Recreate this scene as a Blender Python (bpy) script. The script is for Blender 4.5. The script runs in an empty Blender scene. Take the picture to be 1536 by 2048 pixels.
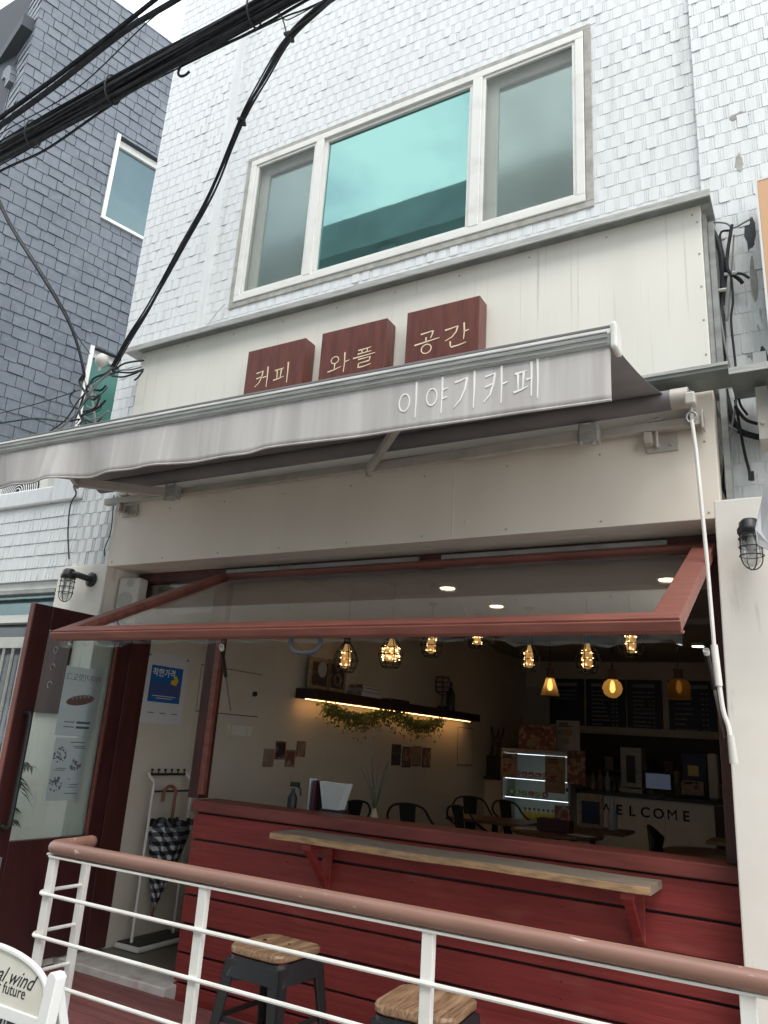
import bpy, math, random
from mathutils import Vector, Matrix, Euler
R = math.radians
rnd = random.Random(7)
scene = bpy.context.scene
COL = scene.collection

# ------------------------------------------------------------------ camera
F, CX, CY = 1523.0, 768.0, 1024.0
AX = Vector((0.870176, 0.08940382, 0.48456236)); AY = Vector((0.48868375, -0.28252461, -0.8254502))
AZ = Vector((0.06310239, 0.95508471, -0.28953634))       # world axes seen from the camera
W2C = Matrix((AX, AY, AZ)).transposed()
C2W = W2C.transposed()
EYE = Vector((0.0, -3.6, 1.5))
cam_d = bpy.data.cameras.new('camera'); cam = bpy.data.objects.new('camera', cam_d); COL.objects.link(cam)
cam_d.sensor_fit = 'VERTICAL'; cam_d.sensor_height = 36.0; cam_d.lens = F/2048*36
cam_d.clip_start = 0.05; cam_d.clip_end = 500
cam.matrix_world = Matrix.Translation(EYE) @ C2W.to_4x4()
scene.camera = cam

def ray(u, v): return C2W @ Vector((u-CX, CY-v, -F))
def ay(u, v, y): d = ray(u, v); return EYE + d*((y-EYE.y)/d.y)
def ax(u, v, x): d = ray(u, v); return EYE + d*((x-EYE.x)/d.x)
def az(u, v, z): d = ray(u, v); return EYE + d*((z-EYE.z)/d.z)

# ------------------------------------------------------------------ world, sun, exposure
world = bpy.data.worlds.new('World'); scene.world = world; world.use_nodes = True
nt = world.node_tree; nt.nodes.clear()
sky = nt.nodes.new('ShaderNodeTexSky'); sky.sky_type = 'NISHITA'; sky.sun_disc = False
SUN_EL, SUN_ROT = R(62), R(150)
sky.sun_elevation = SUN_EL; sky.sun_rotation = SUN_ROT; sky.air_density = 1.2; sky.dust_density = 3.0
tc = nt.nodes.new('ShaderNodeTexCoord'); mp = nt.nodes.new('ShaderNodeMapping'); mp.inputs['Scale'].default_value = (1, 1, 2.2)
nz = nt.nodes.new('ShaderNodeTexNoise'); nz.inputs['Scale'].default_value = 3.4; nz.inputs['Detail'].default_value = 7; nz.inputs['Roughness'].default_value = .55
cr = nt.nodes.new('ShaderNodeValToRGB'); cr.color_ramp.elements[0].position = .36; cr.color_ramp.elements[1].position = .6
cr.color_ramp.elements[0].color = (.3, .3, .3, 1); cr.color_ramp.elements[1].color = (1, 1, 1, 1)
mx = nt.nodes.new('ShaderNodeMixRGB'); mx.inputs[2].default_value = (10.0, 10.3, 10.3, 1)
bg = nt.nodes.new('ShaderNodeBackground'); bg.inputs['Strength'].default_value = 0.12
wo = nt.nodes.new('ShaderNodeOutputWorld')
L = nt.links.new
L(tc.outputs['Generated'], mp.inputs[0]); L(mp.outputs[0], nz.inputs['Vector']); L(nz.outputs['Fac'], cr.inputs[0])
L(sky.outputs[0], mx.inputs[1]); L(cr.outputs[0], mx.inputs[0]); L(mx.outputs[0], bg.inputs[0]); L(bg.outputs[0], wo.inputs[0])
sl = bpy.data.lights.new('sun', 'SUN'); sl.energy = 0.9; sl.angle = R(25); sl.color = (1, .97, .92)
so = bpy.data.objects.new('sun', sl); COL.objects.link(so); so.location = (0, -5, 20)
so.rotation_euler = (R(90)-SUN_EL, 0, R(180)-SUN_ROT)
vs = scene.view_settings; vs.view_transform = 'Standard'; vs.look = 'None'; vs.exposure = 1.1; vs.gamma = 1
scene.cycles.max_bounces = 8; scene.cycles.transparent_max_bounces = 24

# ------------------------------------------------------------------ materials
def newmat(name):
    m = bpy.data.materials.new(name); m.use_nodes = True
    return m, m.node_tree, m.node_tree.nodes['Principled BSDF']
def pm(name, col, rough=.6, metal=0, col2=None, sc=6, st=(1, 1, 1), bump=0, lo=.35, hi=.65, detail=6, emit=None, es=0, spec=.5, col3=None, sc3=1.5, st3=(1, 1, 1), lo3=.5, hi3=.7, bsc=None, coat=0):
    m, t, b = newmat(name)
    b.inputs['Roughness'].default_value = rough; b.inputs['Metallic'].default_value = metal
    b.inputs['Specular IOR Level'].default_value = spec
    b.inputs['Coat Weight'].default_value = coat
    c4 = lambda c: (c[0], c[1], c[2], 1)
    b.inputs['Base Color'].default_value = c4(col)
    tcn = t.nodes.new('ShaderNodeTexCoord')
    def noise(sc, st, lo, hi):
        mp = t.nodes.new('ShaderNodeMapping'); mp.inputs['Scale'].default_value = st
        n = t.nodes.new('ShaderNodeTexNoise'); n.inputs['Scale'].default_value = sc; n.inputs['Detail'].default_value = detail
        r = t.nodes.new('ShaderNodeValToRGB'); r.color_ramp.elements[0].position = lo; r.color_ramp.elements[1].position = hi
        t.links.new(tcn.outputs['Object'], mp.inputs[0]); t.links.new(mp.outputs[0], n.inputs['Vector']); t.links.new(n.outputs['Fac'], r.inputs[0])
        return n, r
    out = None
    if col2 is not None:
        n, r = noise(sc, st, lo, hi)
        mxn = t.nodes.new('ShaderNodeMixRGB'); mxn.inputs[1].default_value = c4(col); mxn.inputs[2].default_value = c4(col2)
        t.links.new(r.outputs[0], mxn.inputs[0]); out = mxn
    if col3 is not None:
        n3, r3 = noise(sc3, st3, lo3, hi3)
        m3 = t.nodes.new('ShaderNodeMixRGB'); m3.inputs[2].default_value = c4(col3)
        if out: t.links.new(out.outputs[0], m3.inputs[1])
        else: m3.inputs[1].default_value = c4(col)
        t.links.new(r3.outputs[0], m3.inputs[0]); out = m3
    if out: t.links.new(out.outputs[0], b.inputs['Base Color'])
    if bump:
        nb, rb = noise(bsc or sc, st, .2, .8)
        bn = t.nodes.new('ShaderNodeBump'); bn.inputs['Strength'].default_value = 1; bn.inputs['Distance'].default_value = bump
        t.links.new(nb.outputs['Fac'], bn.inputs['Height']); t.links.new(bn.outputs[0], b.inputs['Normal'])
    if emit:
        b.inputs['Emission Color'].default_value = c4(emit); b.inputs['Emission Strength'].default_value = es
    return m
def glassmat(name, tint=(.92, .96, .95), refl=(1, 1, 1), ior=1.5, extra=0.0, rough=0.0):
    m = bpy.data.materials.new(name); m.use_nodes = True; t = m.node_tree; t.nodes.clear()
    tr = t.nodes.new('ShaderNodeBsdfTransparent'); tr.inputs[0].default_value = (*tint, 1)
    gl = t.nodes.new('ShaderNodeBsdfGlossy'); gl.inputs[0].default_value = (*refl, 1); gl.inputs['Roughness'].default_value = rough
    fr = t.nodes.new('ShaderNodeFresnel'); fr.inputs[0].default_value = ior
    ge_ = t.nodes.new('ShaderNodeNewGeometry'); mr = t.nodes.new('ShaderNodeMapRange'); mr.inputs['To Min'].default_value = ior; mr.inputs['To Max'].default_value = 1/ior
    t.links.new(ge_.outputs['Backfacing'], mr.inputs['Value']); t.links.new(mr.outputs[0], fr.inputs[0])
    ad = t.nodes.new('ShaderNodeMath'); ad.operation = 'MULTIPLY_ADD'; ad.inputs[1].default_value = 1.0; ad.inputs[2].default_value = extra; ad.use_clamp = True
    mi = t.nodes.new('ShaderNodeMixShader'); o = t.nodes.new('ShaderNodeOutputMaterial')
    t.links.new(fr.outputs[0], ad.inputs[0]); t.links.new(ad.outputs[0], mi.inputs[0]); t.links.new(tr.outputs[0], mi.inputs[1]); t.links.new(gl.outputs[0], mi.inputs[2]); t.links.new(mi.outputs[0], o.inputs[0])
    return m
M = {}
M['tile'] = pm('painted_tile', (.71, .73, .74), .34, col2=(.63, .65, .66), sc=9, st=(2.5, 2.5, .25), lo=.35, hi=.75, bump=.0012, bsc=70, col3=(.52, .53, .52), sc3=2.2, st3=(6, 6, .3), lo3=.60, hi3=.8)
M['tile_dirty'] = pm('grimy_painted_tile', (.74, .75, .75), .4, col2=(.58, .59, .59), sc=10, st=(2.5, 2.5, .5), lo=.42, hi=.75, bump=.002, bsc=40, col3=(.13, .13, .13), sc3=6, st3=(4, 4, 1), lo3=.62, hi3=.74)
M['grout'] = pm('painted_grout', (.68, .70, .71), .6, col2=(.60, .62, .63), sc=12, st=(1, 1, .4))
M['panel'] = pm('cream_sign_panel', (.78, .76, .69), .38, col2=(.73, .71, .64), sc=1.6, st=(3, 3, .5), lo=.4, hi=.7, col3=(.46, .44, .38), sc3=5, st3=(8, 8, .18), lo3=.62, hi3=.82, bump=.0006, bsc=3)
M['plaster'] = pm('cream_plaster', (.78, .75, .69), .7, col2=(.73, .70, .64), sc=4, lo=.4, hi=.7, col3=(.48, .45, .40), sc3=7, st3=(3, 3, .5), lo3=.60, hi3=.82, bump=.0008, bsc=14)
M['fascia'] = pm('beige_fascia_panel', (.80, .725, .63), .5, col2=(.74, .665, .575), sc=1.4, st=(2, 2, 1), lo=.4, hi=.7, col3=(.42, .36, .29), sc3=4, st3=(3, 3, 1.2), lo3=.68, hi3=.82)  # beige of its own, also tinted for the warm shade under the awning
M['mortar'] = pm('mortar', (.42, .41, .38), .85, col2=(.30, .29, .27), sc=14, bump=.003, bsc=40)
M['steel'] = pm('grey_steel', (.36, .37, .36), .45, .3, col2=(.26, .26, .25), sc=6, st=(1, 1, 3))
M['flash'] = pm('shaded_flashing_underside', (.22, .25, .24), .5, .1, col2=(.16, .18, .17), sc=8)  # dark flashing tone: shade on the undersides is put into the colour
M['pvc'] = pm('white_window_frame', (.72, .72, .69), .35, col2=(.60, .59, .56), sc=7, lo=.5, hi=.8)
M['teal'] = pm('teal_mirror_glass', (.165, .31, .295), .02, .92, bump=.00025, bsc=2.6, detail=2)
M['screen'] = pm('insect_screen_glass', (.42, .52, .49), .10, .8, col2=(.34, .43, .40), sc=2, bump=.0012, bsc=2.0, detail=2)
M['rednavy'] = pm('brown_sign_wood', (.15, .040, .028), .42, col2=(.095, .022, .016), sc=7, st=(4, 4, .6), lo=.4, hi=.7, bump=.001, coat=.15)
M['gold'] = pm('cream_gilt', (.84, .70, .48), .5)
M['white'] = pm('white_paint', (.80, .80, .78), .4)
M['print'] = pm('faded_awning_print', (.90, .90, .88), .8, col2=(.80, .79, .77), sc=8, st=(5, 5, .6))
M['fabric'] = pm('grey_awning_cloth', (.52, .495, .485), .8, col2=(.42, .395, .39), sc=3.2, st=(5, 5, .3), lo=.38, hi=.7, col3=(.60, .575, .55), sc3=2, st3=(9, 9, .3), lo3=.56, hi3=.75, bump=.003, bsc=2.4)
M['fabricd'] = pm('shaded_awning_cloth', (.20, .19, .195), .85, col2=(.16, .15, .155), sc=3, st=(1, 1, 1))  # darker copy of the awning cloth, underside shade put into the colour
M['alu'] = pm('weathered_aluminium', (.44, .44, .42), .5, .2, col2=(.28, .28, .26), sc=9, st=(.8, 4, 6), lo=.4, hi=.75, bump=.002, bsc=20)
M['arm'] = pm('beige_awning_metal', (.46, .43, .38), .5, .1, col2=(.34, .31, .27), sc=8, lo=.45, hi=.8)
M['siding'] = pm('dark_red_siding', (.275, .036, .031), .55, col2=(.19, .023, .020), sc=5, st=(.5, 3, 7), lo=.36, hi=.72, bump=.0035, bsc=7, col3=(.32, .085, .065), sc3=3.5, st3=(.8, 1, 2.5), lo3=.6, hi3=.8)
M['sill'] = pm('red_sill_wood', (.21, .045, .036), .5, col2=(.14, .028, .022), sc=6, st=(.6, 4, 4), bump=.001)
M['sash'] = pm('brick_red_sash_wood', (.24, .078, .055), .5, col2=(.165, .05, .038), sc=7, st=(.7, 4, 4), lo=.35, hi=.7, bump=.0015)
M['maroon'] = pm('dark_maroon_wood', (.080, .024, .020), .42, col2=(.055, .016, .013), sc=6, st=(2, 2, .5))
M['doorred'] = pm('maroon_door', (.065, .019, .018), .38, col2=(.045, .012, .012), sc=5, st=(2, 2, .5), bump=.0006)
M['dooredge'] = pm('lit_red_door_edge', (.30, .09, .06), .5, col2=(.2, .05, .04), sc=6, st=(2, 2, .5))  # lighter than the door: light on the street-facing edge put into the colour
M['handrail'] = pm('painted_handrail', (.27, .145, .11), .4, col2=(.215, .115, .085), sc=6, st=(.6, 4, 4), lo=.35, hi=.7, col3=(.50, .36, .32), sc3=18, st3=(.8, 2, 2), lo3=.66, hi3=.73, bump=.0015, bsc=8)
M['whitemetal'] = pm('white_railing_paint', (.77, .76, .72), .38, col2=(.68, .66, .61), sc=9, bump=.0008, bsc=25, col3=(.40, .33, .26), sc3=22, lo3=.72, hi3=.78)
M['seat'] = pm('stained_seat_wood', (.30, .185, .105), .45, col2=(.13, .070, .040), sc=9, st=(14, 1.0, 8), lo=.36, hi=.68, bump=.0018, col3=(.45, .29, .17), sc3=3, st3=(9, 1, 5), lo3=.55, hi3=.8)
M['ledge'] = pm('weathered_ledge_wood', (.36, .29, .22), .7, col2=(.20, .155, .12), sc=5, st=(1, 12, 8), lo=.38, hi=.7, bump=.0022, col3=(.10, .08, .06), sc3=9, st3=(1, 3, 3), lo3=.66, hi3=.74)
M['ledgeedge'] = pm('weathered_ledge_edge', (.50, .30, .15), .7, col2=(.26, .17, .10), sc=7, st=(1.5, 8, 8), lo=.4, hi=.66, bump=.003)
M['black'] = pm('black_metal', (.022, .023, .025), .42, .2)
M['blackp'] = pm('black_plastic', (.02, .02, .022), .5)
M['cable'] = pm('black_cable', (.016, .018, .022), .6, spec=.25, col2=(.035, .037, .042), sc=20)
M['cableg'] = pm('grey_cable', (.22, .22, .22), .5)
M['deck'] = pm('red_deck_boards', (.20, .075, .070), .55, col2=(.13, .045, .043), sc=4, st=(.5, 6, 1), lo=.35, hi=.7, bump=.002, bsc=6)
M['asphalt'] = pm('worn_concrete_paving', (.30, .27, .235), .85, col2=(.24, .215, .185), sc=30, bump=.004, bsc=120)  # street paving, colour made lighter and warmer to bounce light upward
M['slate'] = pm('blue_grey_slate', (.125, .145, .172), .5, col2=(.095, .112, .137), sc=1.8, lo=.35, hi=.7, col3=(.15, .17, .195), sc3=9, lo3=.5, hi3=.75, bump=.002, bsc=25)
M['slategap'] = pm('slate_backing', (.045, .052, .065), .8)
M['conc'] = pm('threshold_concrete', (.60, .57, .53), .75, col2=(.50, .46, .43), sc=12, bump=.002, bsc=50, col3=(.40, .22, .20), sc3=5, lo3=.6, hi3=.75)
M['floor'] = pm('polished_floor', (.16, .135, .105), .3, col2=(.10, .085, .065), sc=2.5)
M['inwall'] = pm('beige_interior_plaster', (.68, .62, .52), .75, col2=(.63, .57, .475), sc=1.5, bump=.001, bsc=30)
M['ceil'] = pm('interior_ceiling', (.42, .40, .37), .8)
M['darkwood'] = pm('dark_shelf_wood', (.030, .016, .014), .5, col2=(.02, .011, .010), sc=6, st=(4, .5, 4))
M['tablewood'] = pm('brown_table_wood', (.16, .085, .050), .4, col2=(.11, .055, .032), sc=5, st=(1, 6, 1))
M['tabledark'] = pm('dark_counter_top', (.018, .016, .020), .3)
M['glass'] = glassmat('clear_glass')
M['sashglass'] = glassmat('sash_glass', (.84, .87, .87), extra=.075)
M['doorglass'] = glassmat('door_glass', (.86, .90, .89))
M['lampglass'] = glassmat('ribbed_lamp_glass', (.80, .82, .82), extra=.12, rough=.15)
def translu(name, tcol, dcol, f):
    m = bpy.data.materials.new(name); m.use_nodes = True; t = m.node_tree; t.nodes.clear()
    a = t.nodes.new('ShaderNodeBsdfTransparent' if tcol else 'ShaderNodeBsdfDiffuse'); a.inputs[0].default_value = (*(tcol or dcol), 1)
    b = t.nodes.new('ShaderNodeBsdfTranslucent'); b.inputs[0].default_value = (*dcol, 1); mi = t.nodes.new('ShaderNodeMixShader'); mi.inputs[0].default_value = f; o = t.nodes.new('ShaderNodeOutputMaterial')
    t.links.new(a.outputs[0], mi.inputs[1]); t.links.new(b.outputs[0], mi.inputs[2]); t.links.new(mi.outputs[0], o.inputs[0]); return m
M['amberglass'] = translu('amber_shade_glass', (.62, .46, .26), (.9, .62, .25), .45)
M['papert'] = translu('backlit_poster_paper', None, (.78, .78, .80), .55)
M['vinyl'] = glassmat('clear_vinyl', (.95, .97, .96), extra=.05, rough=.15)
M['navy'] = pm('navy_menu_panel', (.012, .020, .060), .45)
M['chalk'] = pm('faint_menu_print', (.36, .38, .42), .7)
M['paper'] = pm('white_paper', (.66, .66, .66), .7)
M['paperg'] = pm('greyish_poster_paper', (.34, .36, .43), .6, col2=(.31, .33, .40), sc=3)
M['inkgrey'] = pm('poster_grey_ink', (.12, .13, .17), .6)
M['inkbrown'] = pm('poster_brown_ink', (.22, .12, .10), .6)
M['blue'] = pm('blue_poster', (.010, .13, .42), .45)
M['blue2'] = pm('blue_violet_poster', (.06, .10, .26), .45)
M['yellow'] = pm('yellow_print', (.75, .52, .03), .5)
M['led'] = pm('warm_led_strip', (.9, .6, .3), .5, emit=(1, .50, .16), es=9)
M['bulb'] = pm('warm_bulb', (.9, .6, .3), .5, emit=(1, .68, .32), es=2.2)
M['bulbdim'] = pm('warm_bulb_glow', (.9, .6, .3), .5, emit=(1, .55, .18), es=.14)
M['down'] = pm('downlight_glow', (.9, .8, .7), .5, emit=(1, .72, .48), es=4)
M['cool'] = pm('cool_case_light', (.8, .9, 1), .5, emit=(.9, .95, 1), es=1.3)
M['caseback'] = pm('fridge_interior', (.60, .62, .62), .4)
M['screenpc'] = pm('monitor_glow', (.1, .12, .18), .3, emit=(.28, .34, .50), es=.05)
M['leaf'] = pm('garland_leaf', (.16, .22, .06), .5, col2=(.09, .14, .04), sc=14, lo=.4, hi=.6)
M['palm'] = pm('palm_leaf', (.030, .065, .035), .4)
M['orange'] = pm('orange_sign_face', (.62, .36, .20), .5)
M['brown'] = pm('umbrella_wood', (.24, .085, .045), .4)
M['tan'] = pm('tan_card', (.36, .27, .19), .7, col2=(.25, .18, .12), sc=20)
M['redcard'] = pm('red_brown_card', (.20, .07, .06), .6, col2=(.42, .29, .24), sc=16, lo=.5, hi=.62)
M['darkcard'] = pm('dark_photo_card', (.045, .032, .035), .6, col2=(.20, .14, .11), sc=22, lo=.55, hi=.66)
M['wine'] = pm('dark_bottle_glass', (.03, .045, .05), .15)
M['yellowb'] = pm('yellow_juice', (.55, .42, .06), .3)
M['fruit'] = pm('dark_red_fruit', (.20, .03, .03), .4)
M['speaker'] = pm('offwhite_speaker_plastic', (.58, .57, .53), .5)
M['grille'] = pm('speaker_grille', (.45, .44, .41), .6)
M['oppo'] = pm('opposite_concrete', (.30, .36, .37), .7, col2=(.22, .27, .28), sc=1)
M['oppod'] = pm('opposite_windows', (.10, .14, .15), .3)
M['roofgreen'] = pm('green_tinted_pane', (.05, .16, .13), .12, .3)
M['darkpane'] = pm('dark_house_pane', (.14, .20, .21), .10, .6, bump=.004, bsc=2)
M['bluepane'] = pm('blue_grey_pane', (.13, .145, .165), .12, .5, bump=.006, bsc=3)
M['chromeb'] = pm('brushed_bars', (.50, .50, .46), .35, .5, col2=(.40, .40, .36), sc=9)
M['boardcream'] = pm('cream_marbled_board', (.72, .70, .62), .6, col2=(.62, .59, .50), sc=6, st=(1, 1, 1), lo=.4, hi=.7)
M['chalkboard'] = pm('chalkboard', (.045, .048, .052), .7)
M['purplebox'] = pm('maroon_box', (.06, .018, .028), .5)
# plaid
def plaid():
    m, t, b = newmat('black_white_plaid_cloth'); b.inputs['Roughness'].default_value = .8
    tcn = t.nodes.new('ShaderNodeTexCoord'); sp = t.nodes.new('ShaderNodeSeparateXYZ'); t.links.new(tcn.outputs['UV'], sp.inputs[0])
    outs = []
    for k, (ax_, s) in enumerate((('X', 6), ('Y', 9))):
        a = t.nodes.new('ShaderNodeMath'); a.operation = 'MULTIPLY'; a.inputs[1].default_value = s; t.links.new(sp.outputs[ax_], a.inputs[0])
        f = t.nodes.new('ShaderNodeMath'); f.operation = 'FRACT'; t.links.new(a.outputs[0], f.inputs[0])
        g = t.nodes.new('ShaderNodeMath'); g.operation = 'GREATER_THAN'; g.inputs[1].default_value = .5; t.links.new(f.outputs[0], g.inputs[0]); outs.append(g)
    s = t.nodes.new('ShaderNodeMath'); s.operation = 'ADD'; t.links.new(outs[0].outputs[0], s.inputs[0]); t.links.new(outs[1].outputs[0], s.inputs[1])
    h = t.nodes.new('ShaderNodeMath'); h.operation = 'MULTIPLY'; h.inputs[1].default_value = .5; t.links.new(s.outputs[0], h.inputs[0])
    r = t.nodes.new('ShaderNodeValToRGB'); r.color_ramp.interpolation = 'CONSTANT'
    e = r.color_ramp.elements; e[0].color = (.012, .013, .018, 1); e[1].position = .4; e[1].color = (.12, .125, .14, 1)
    e2 = e.new(.9); e2.color = (.66, .68, .70, 1)
    t.links.new(h.outputs[0], r.inputs[0]); t.links.new(r.outputs[0], b.inputs['Base Color'])
    return m
M['plaid'] = plaid()

# ------------------------------------------------------------------ mesh builder
class MB:
    def __init__(s): s.v = []; s.f = []; s.m = []; s.cur = 0; s.uv = None
    def add(s, vs, fs):
        n = len(s.v); s.v.extend([tuple(p) for p in vs])
        for f in fs: s.f.append(tuple(i+n for i in f)); s.m.append(s.cur)
    def box(s, a, b, back=True):
        x0, x1 = sorted((a[0], b[0])); y0, y1 = sorted((a[1], b[1])); z0, z1 = sorted((a[2], b[2]))
        vs = [(x0, y0, z0), (x1, y0, z0), (x1, y1, z0), (x0, y1, z0), (x0, y0, z1), (x1, y0, z1), (x1, y1, z1), (x0, y1, z1)]
        s.add(vs, [(0, 3, 2, 1), (4, 5, 6, 7), (0, 1, 5, 4), (1, 2, 6, 5), (2, 3, 7, 6), (3, 0, 4, 7)]); return s
    def obox(s, c, ex, ey, ez):                      # centre and three half-axis vectors
        c, ex, ey, ez = map(Vector, (c, ex, ey, ez))
        vs = [c+ex*i+ey*j+ez*k for k in (-1, 1) for (i, j) in ((-1, -1), (1, -1), (1, 1), (-1, 1))]
        s.add(vs, [(0, 3, 2, 1), (4, 5, 6, 7), (0, 1, 5, 4), (1, 2, 6, 5), (2, 3, 7, 6), (3, 0, 4, 7)]); return s
    def bar(s, p, q, w, h, up=(0, 0, 1)):            # rectangular bar from p to q
        p, q, up = Vector(p), Vector(q), Vector(up); d = (q-p); c = (p+q)/2
        sd = d.cross(up).normalized(); u2 = sd.cross(d).normalized()
        return s.obox(c, d/2, sd*w/2, u2*h/2)
    def tube(s, pts, r, n=8, closed=False):
        P = [Vector(p) for p in pts]; N = len(P)
        rr = r if isinstance(r, (list, tuple)) else [r]*N
        prev = None; vs = []
        for i in range(N):
            a = P[i-1] if (i > 0 or closed) else P[i]; b = P[(i+1) % N] if (i < N-1 or closed) else P[i]
            t = (b-a); t = t.normalized() if t.length > 1e-9 else Vector((0, 0, 1))
            if prev is None:
                u = t.cross(Vector((0, 0, 1)));  u = t.cross(Vector((1, 0, 0))) if u.length < .1 else u
            else: u = prev - t*prev.dot(t)
            u.normalize(); prev = u; w = t.cross(u)
            for k in range(n):
                an = 2*math.pi*k/n; vs.append(P[i]+(u*math.cos(an)+w*math.sin(an))*rr[i])
        fs = []
        for i in range(N if closed else N-1):
            for k in range(n):
                a = i*n+k; b = i*n+(k+1) % n; j = ((i+1) % N)*n
                fs.append((a, b, j+(k+1) % n, j+k))
        if not closed: fs += [tuple(reversed(range(n))), tuple(range((N-1)*n, N*n))]
        s.add(vs, fs); return s
    def lathe(s, prof, c, n=16, axis=(0, 0, 1)):      # prof: (radius, height) along axis
        c = Vector(c); A = Vector(axis).normalized(); U = A.orthogonal().normalized(); W = A.cross(U); vs = []
        for (r, h) in prof:
            for k in range(n):
                an = 2*math.pi*k/n; vs.append(c+A*h+(U*math.cos(an)+W*math.sin(an))*max(r, 1e-5))
        fs = []
        for i in range(len(prof)-1):
            for k in range(n): fs.append((i*n+k, i*n+(k+1) % n, (i+1)*n+(k+1) % n, (i+1)*n+k))
        fs += [tuple(reversed(range(n))), tuple(range((len(prof)-1)*n, len(prof)*n))]
        s.add(vs, fs); return s
    def prism(s, poly, fn, d0, d1):                   # poly of (a,b); fn(a,b,d) -> point
        n = len(poly); vs = [fn(a, b, d0) for a, b in poly]+[fn(a, b, d1) for a, b in poly]
        s.add(vs, [tuple(range(n)), tuple(reversed(range(n, 2*n)))]+[(i, i+n, (i+1) % n+n, (i+1) % n) for i in range(n)]); return s
    def ribbon(s, pts, ws, fn, d0, d1):               # stroke with varying width in a plane
        P = [Vector((a, b)) for a, b in pts]; l = []; r = []
        for i, p in enumerate(P):
            t = (P[min(i+1, len(P)-1)]-P[max(i-1, 0)]).normalized(); nn = Vector((-t.y, t.x)); l.append(p+nn*ws[i]/2); r.append(p-nn*ws[i]/2)
        for i in range(len(P)-1):
            q = [l[i], l[i+1], r[i+1], r[i]]
            s.add([fn(a.x, a.y, d1) for a in q]+[fn(a.x, a.y, d0) for a in q], [(0, 3, 2, 1), (0, 1, 5, 4), (1, 2, 6, 5), (2, 3, 7, 6), (3, 0, 4, 7)])
        return s
    def build(s, name, mat, parent=None, bevel=0, smooth=False, mats=None, sub=0):
        me = bpy.data.meshes.new(name); me.from_pydata(s.v, [], s.f)
        for mm in (mats or [mat]): me.materials.append(M[mm] if isinstance(mm, str) else mm)
        if mats: me.polygons.foreach_set('material_index', s.m)
        if s.uv:
            ul = me.uv_layers.new(name='UVMap')
            for lp in me.loops: ul.data[lp.index].uv = s.uv[lp.vertex_index]
        me.update()
        o = bpy.data.objects.new(name, me); COL.objects.link(o)
        if parent is not None:
            o.parent = parent
            if parent.type == 'EMPTY' and not parent.get('_local'): o.matrix_parent_inverse = Matrix.Translation(-parent.location)
        if bevel:
            b = o.modifiers.new('bevel', 'BEVEL'); b.width = bevel; b.segments = 2; b.limit_method = 'ANGLE'; b.angle_limit = R(40)
        if sub:
            b = o.modifiers.new('sub', 'SUBSURF'); b.levels = sub; b.render_levels = sub
        if smooth:
            me.polygons.foreach_set('use_smooth', [True]*len(me.polygons)); 
            e = me.attributes.get('sharp_edge')
            try: me.set_sharp_from_angle(angle=R(40))
            except Exception: pass
        return o
def thing(name, label, cat, loc=(0, 0, 0), group=None, local=False):
    o = bpy.data.objects.new(name, None); COL.objects.link(o); o.location = loc; o.empty_display_size = .1
    o['label'] = label; o['category'] = cat
    if group: o['group'] = group
    if local: o['_local'] = 1
    return o
def tag(o, label, cat, group=None):
    o['label'] = label; o['category'] = cat
    if group: o['group'] = group
    return o
def struct(o): o['kind'] = 'structure'; return o
def box(a, b): return MB().box(a, b)
def kids(o): return [c for c in bpy.data.objects if c.parent == o]
def copy_tree(o, parent=None):
    c = o.copy(); COL.objects.link(c)
    if parent is not None: c.parent = parent
    for ch in kids(o): copy_tree(ch, c)
    return c
def curve(pts, n=8):                                 # Catmull-Rom through points
    P = [Vector(p) for p in pts]; P = [P[0]*2-P[1]]+P+[P[-1]*2-P[-2]]; out = []
    for i in range(1, len(P)-2):
        for k in range(n):
            t = k/n; a, b, c, d = P[i-1:i+3]
            out.append(.5*((2*b)+(c-a)*t+(2*a-5*b+4*c-d)*t*t+(3*b-a-3*c+d)*t**3))
    out.append(P[-2]); return out
def text(body, name, mat, parent, origin, ux, uy, height=.1, depth=.002, align='CENTER', fit=None, shear=0, off=0, sx=1.0):
    """lettering as a mesh; ux, uy are the writing plane's unit vectors"""
    c = bpy.data.curves.new('t', 'FONT'); c.body = body; c.align_x = align; c.align_y = 'CENTER'; c.extrude = .001; c.shear = shear; c.offset = off; c.resolution_u = 3
    o = bpy.data.objects.new('t', c); COL.objects.link(o); bpy.context.view_layer.update()
    me = bpy.data.meshes.new_from_object(o.evaluated_get(bpy.context.evaluated_depsgraph_get()))
    bpy.data.objects.remove(o)
    ux, uy, origin = Vector(ux), Vector(uy), Vector(origin); un = ux.cross(uy).normalized()
    xs = [v.co.x for v in me.vertices]; s = height
    if fit: s = fit/(max(xs)-min(xs))
    for v in me.vertices:
        x, y, z = v.co; v.co = origin+ux*(x*s*sx)+uy*(y*s)+un*((z/.001)*depth/2)
    me.materials.clear(); me.materials.append(M[mat]); me.name = name
    ob = bpy.data.objects.new(name, me); COL.objects.link(ob); ob.parent = parent
    if parent is not None and parent.type == 'EMPTY' and not parent.get('_local'): ob.matrix_parent_inverse = Matrix.Translation(-parent.location)
    return ob

# ------------------------------------------------------------------ ground
struct(box((-40, -30, -.14), (30, 30, -.12)).build('road', 'asphalt'))
mb = MB()
y = -1.42
while y < .10:
    mb.box((-4.9 if y > -1.2 else -3.2, y, -.03), (.6, min(y+.092, .11), .055)); y += .098
struct(mb.build('deck', 'deck', bevel=.002))
struct(box((-4.85, -1.42, -.119), (.6, .1, .02)).build('deck_base', 'slategap'))

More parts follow.
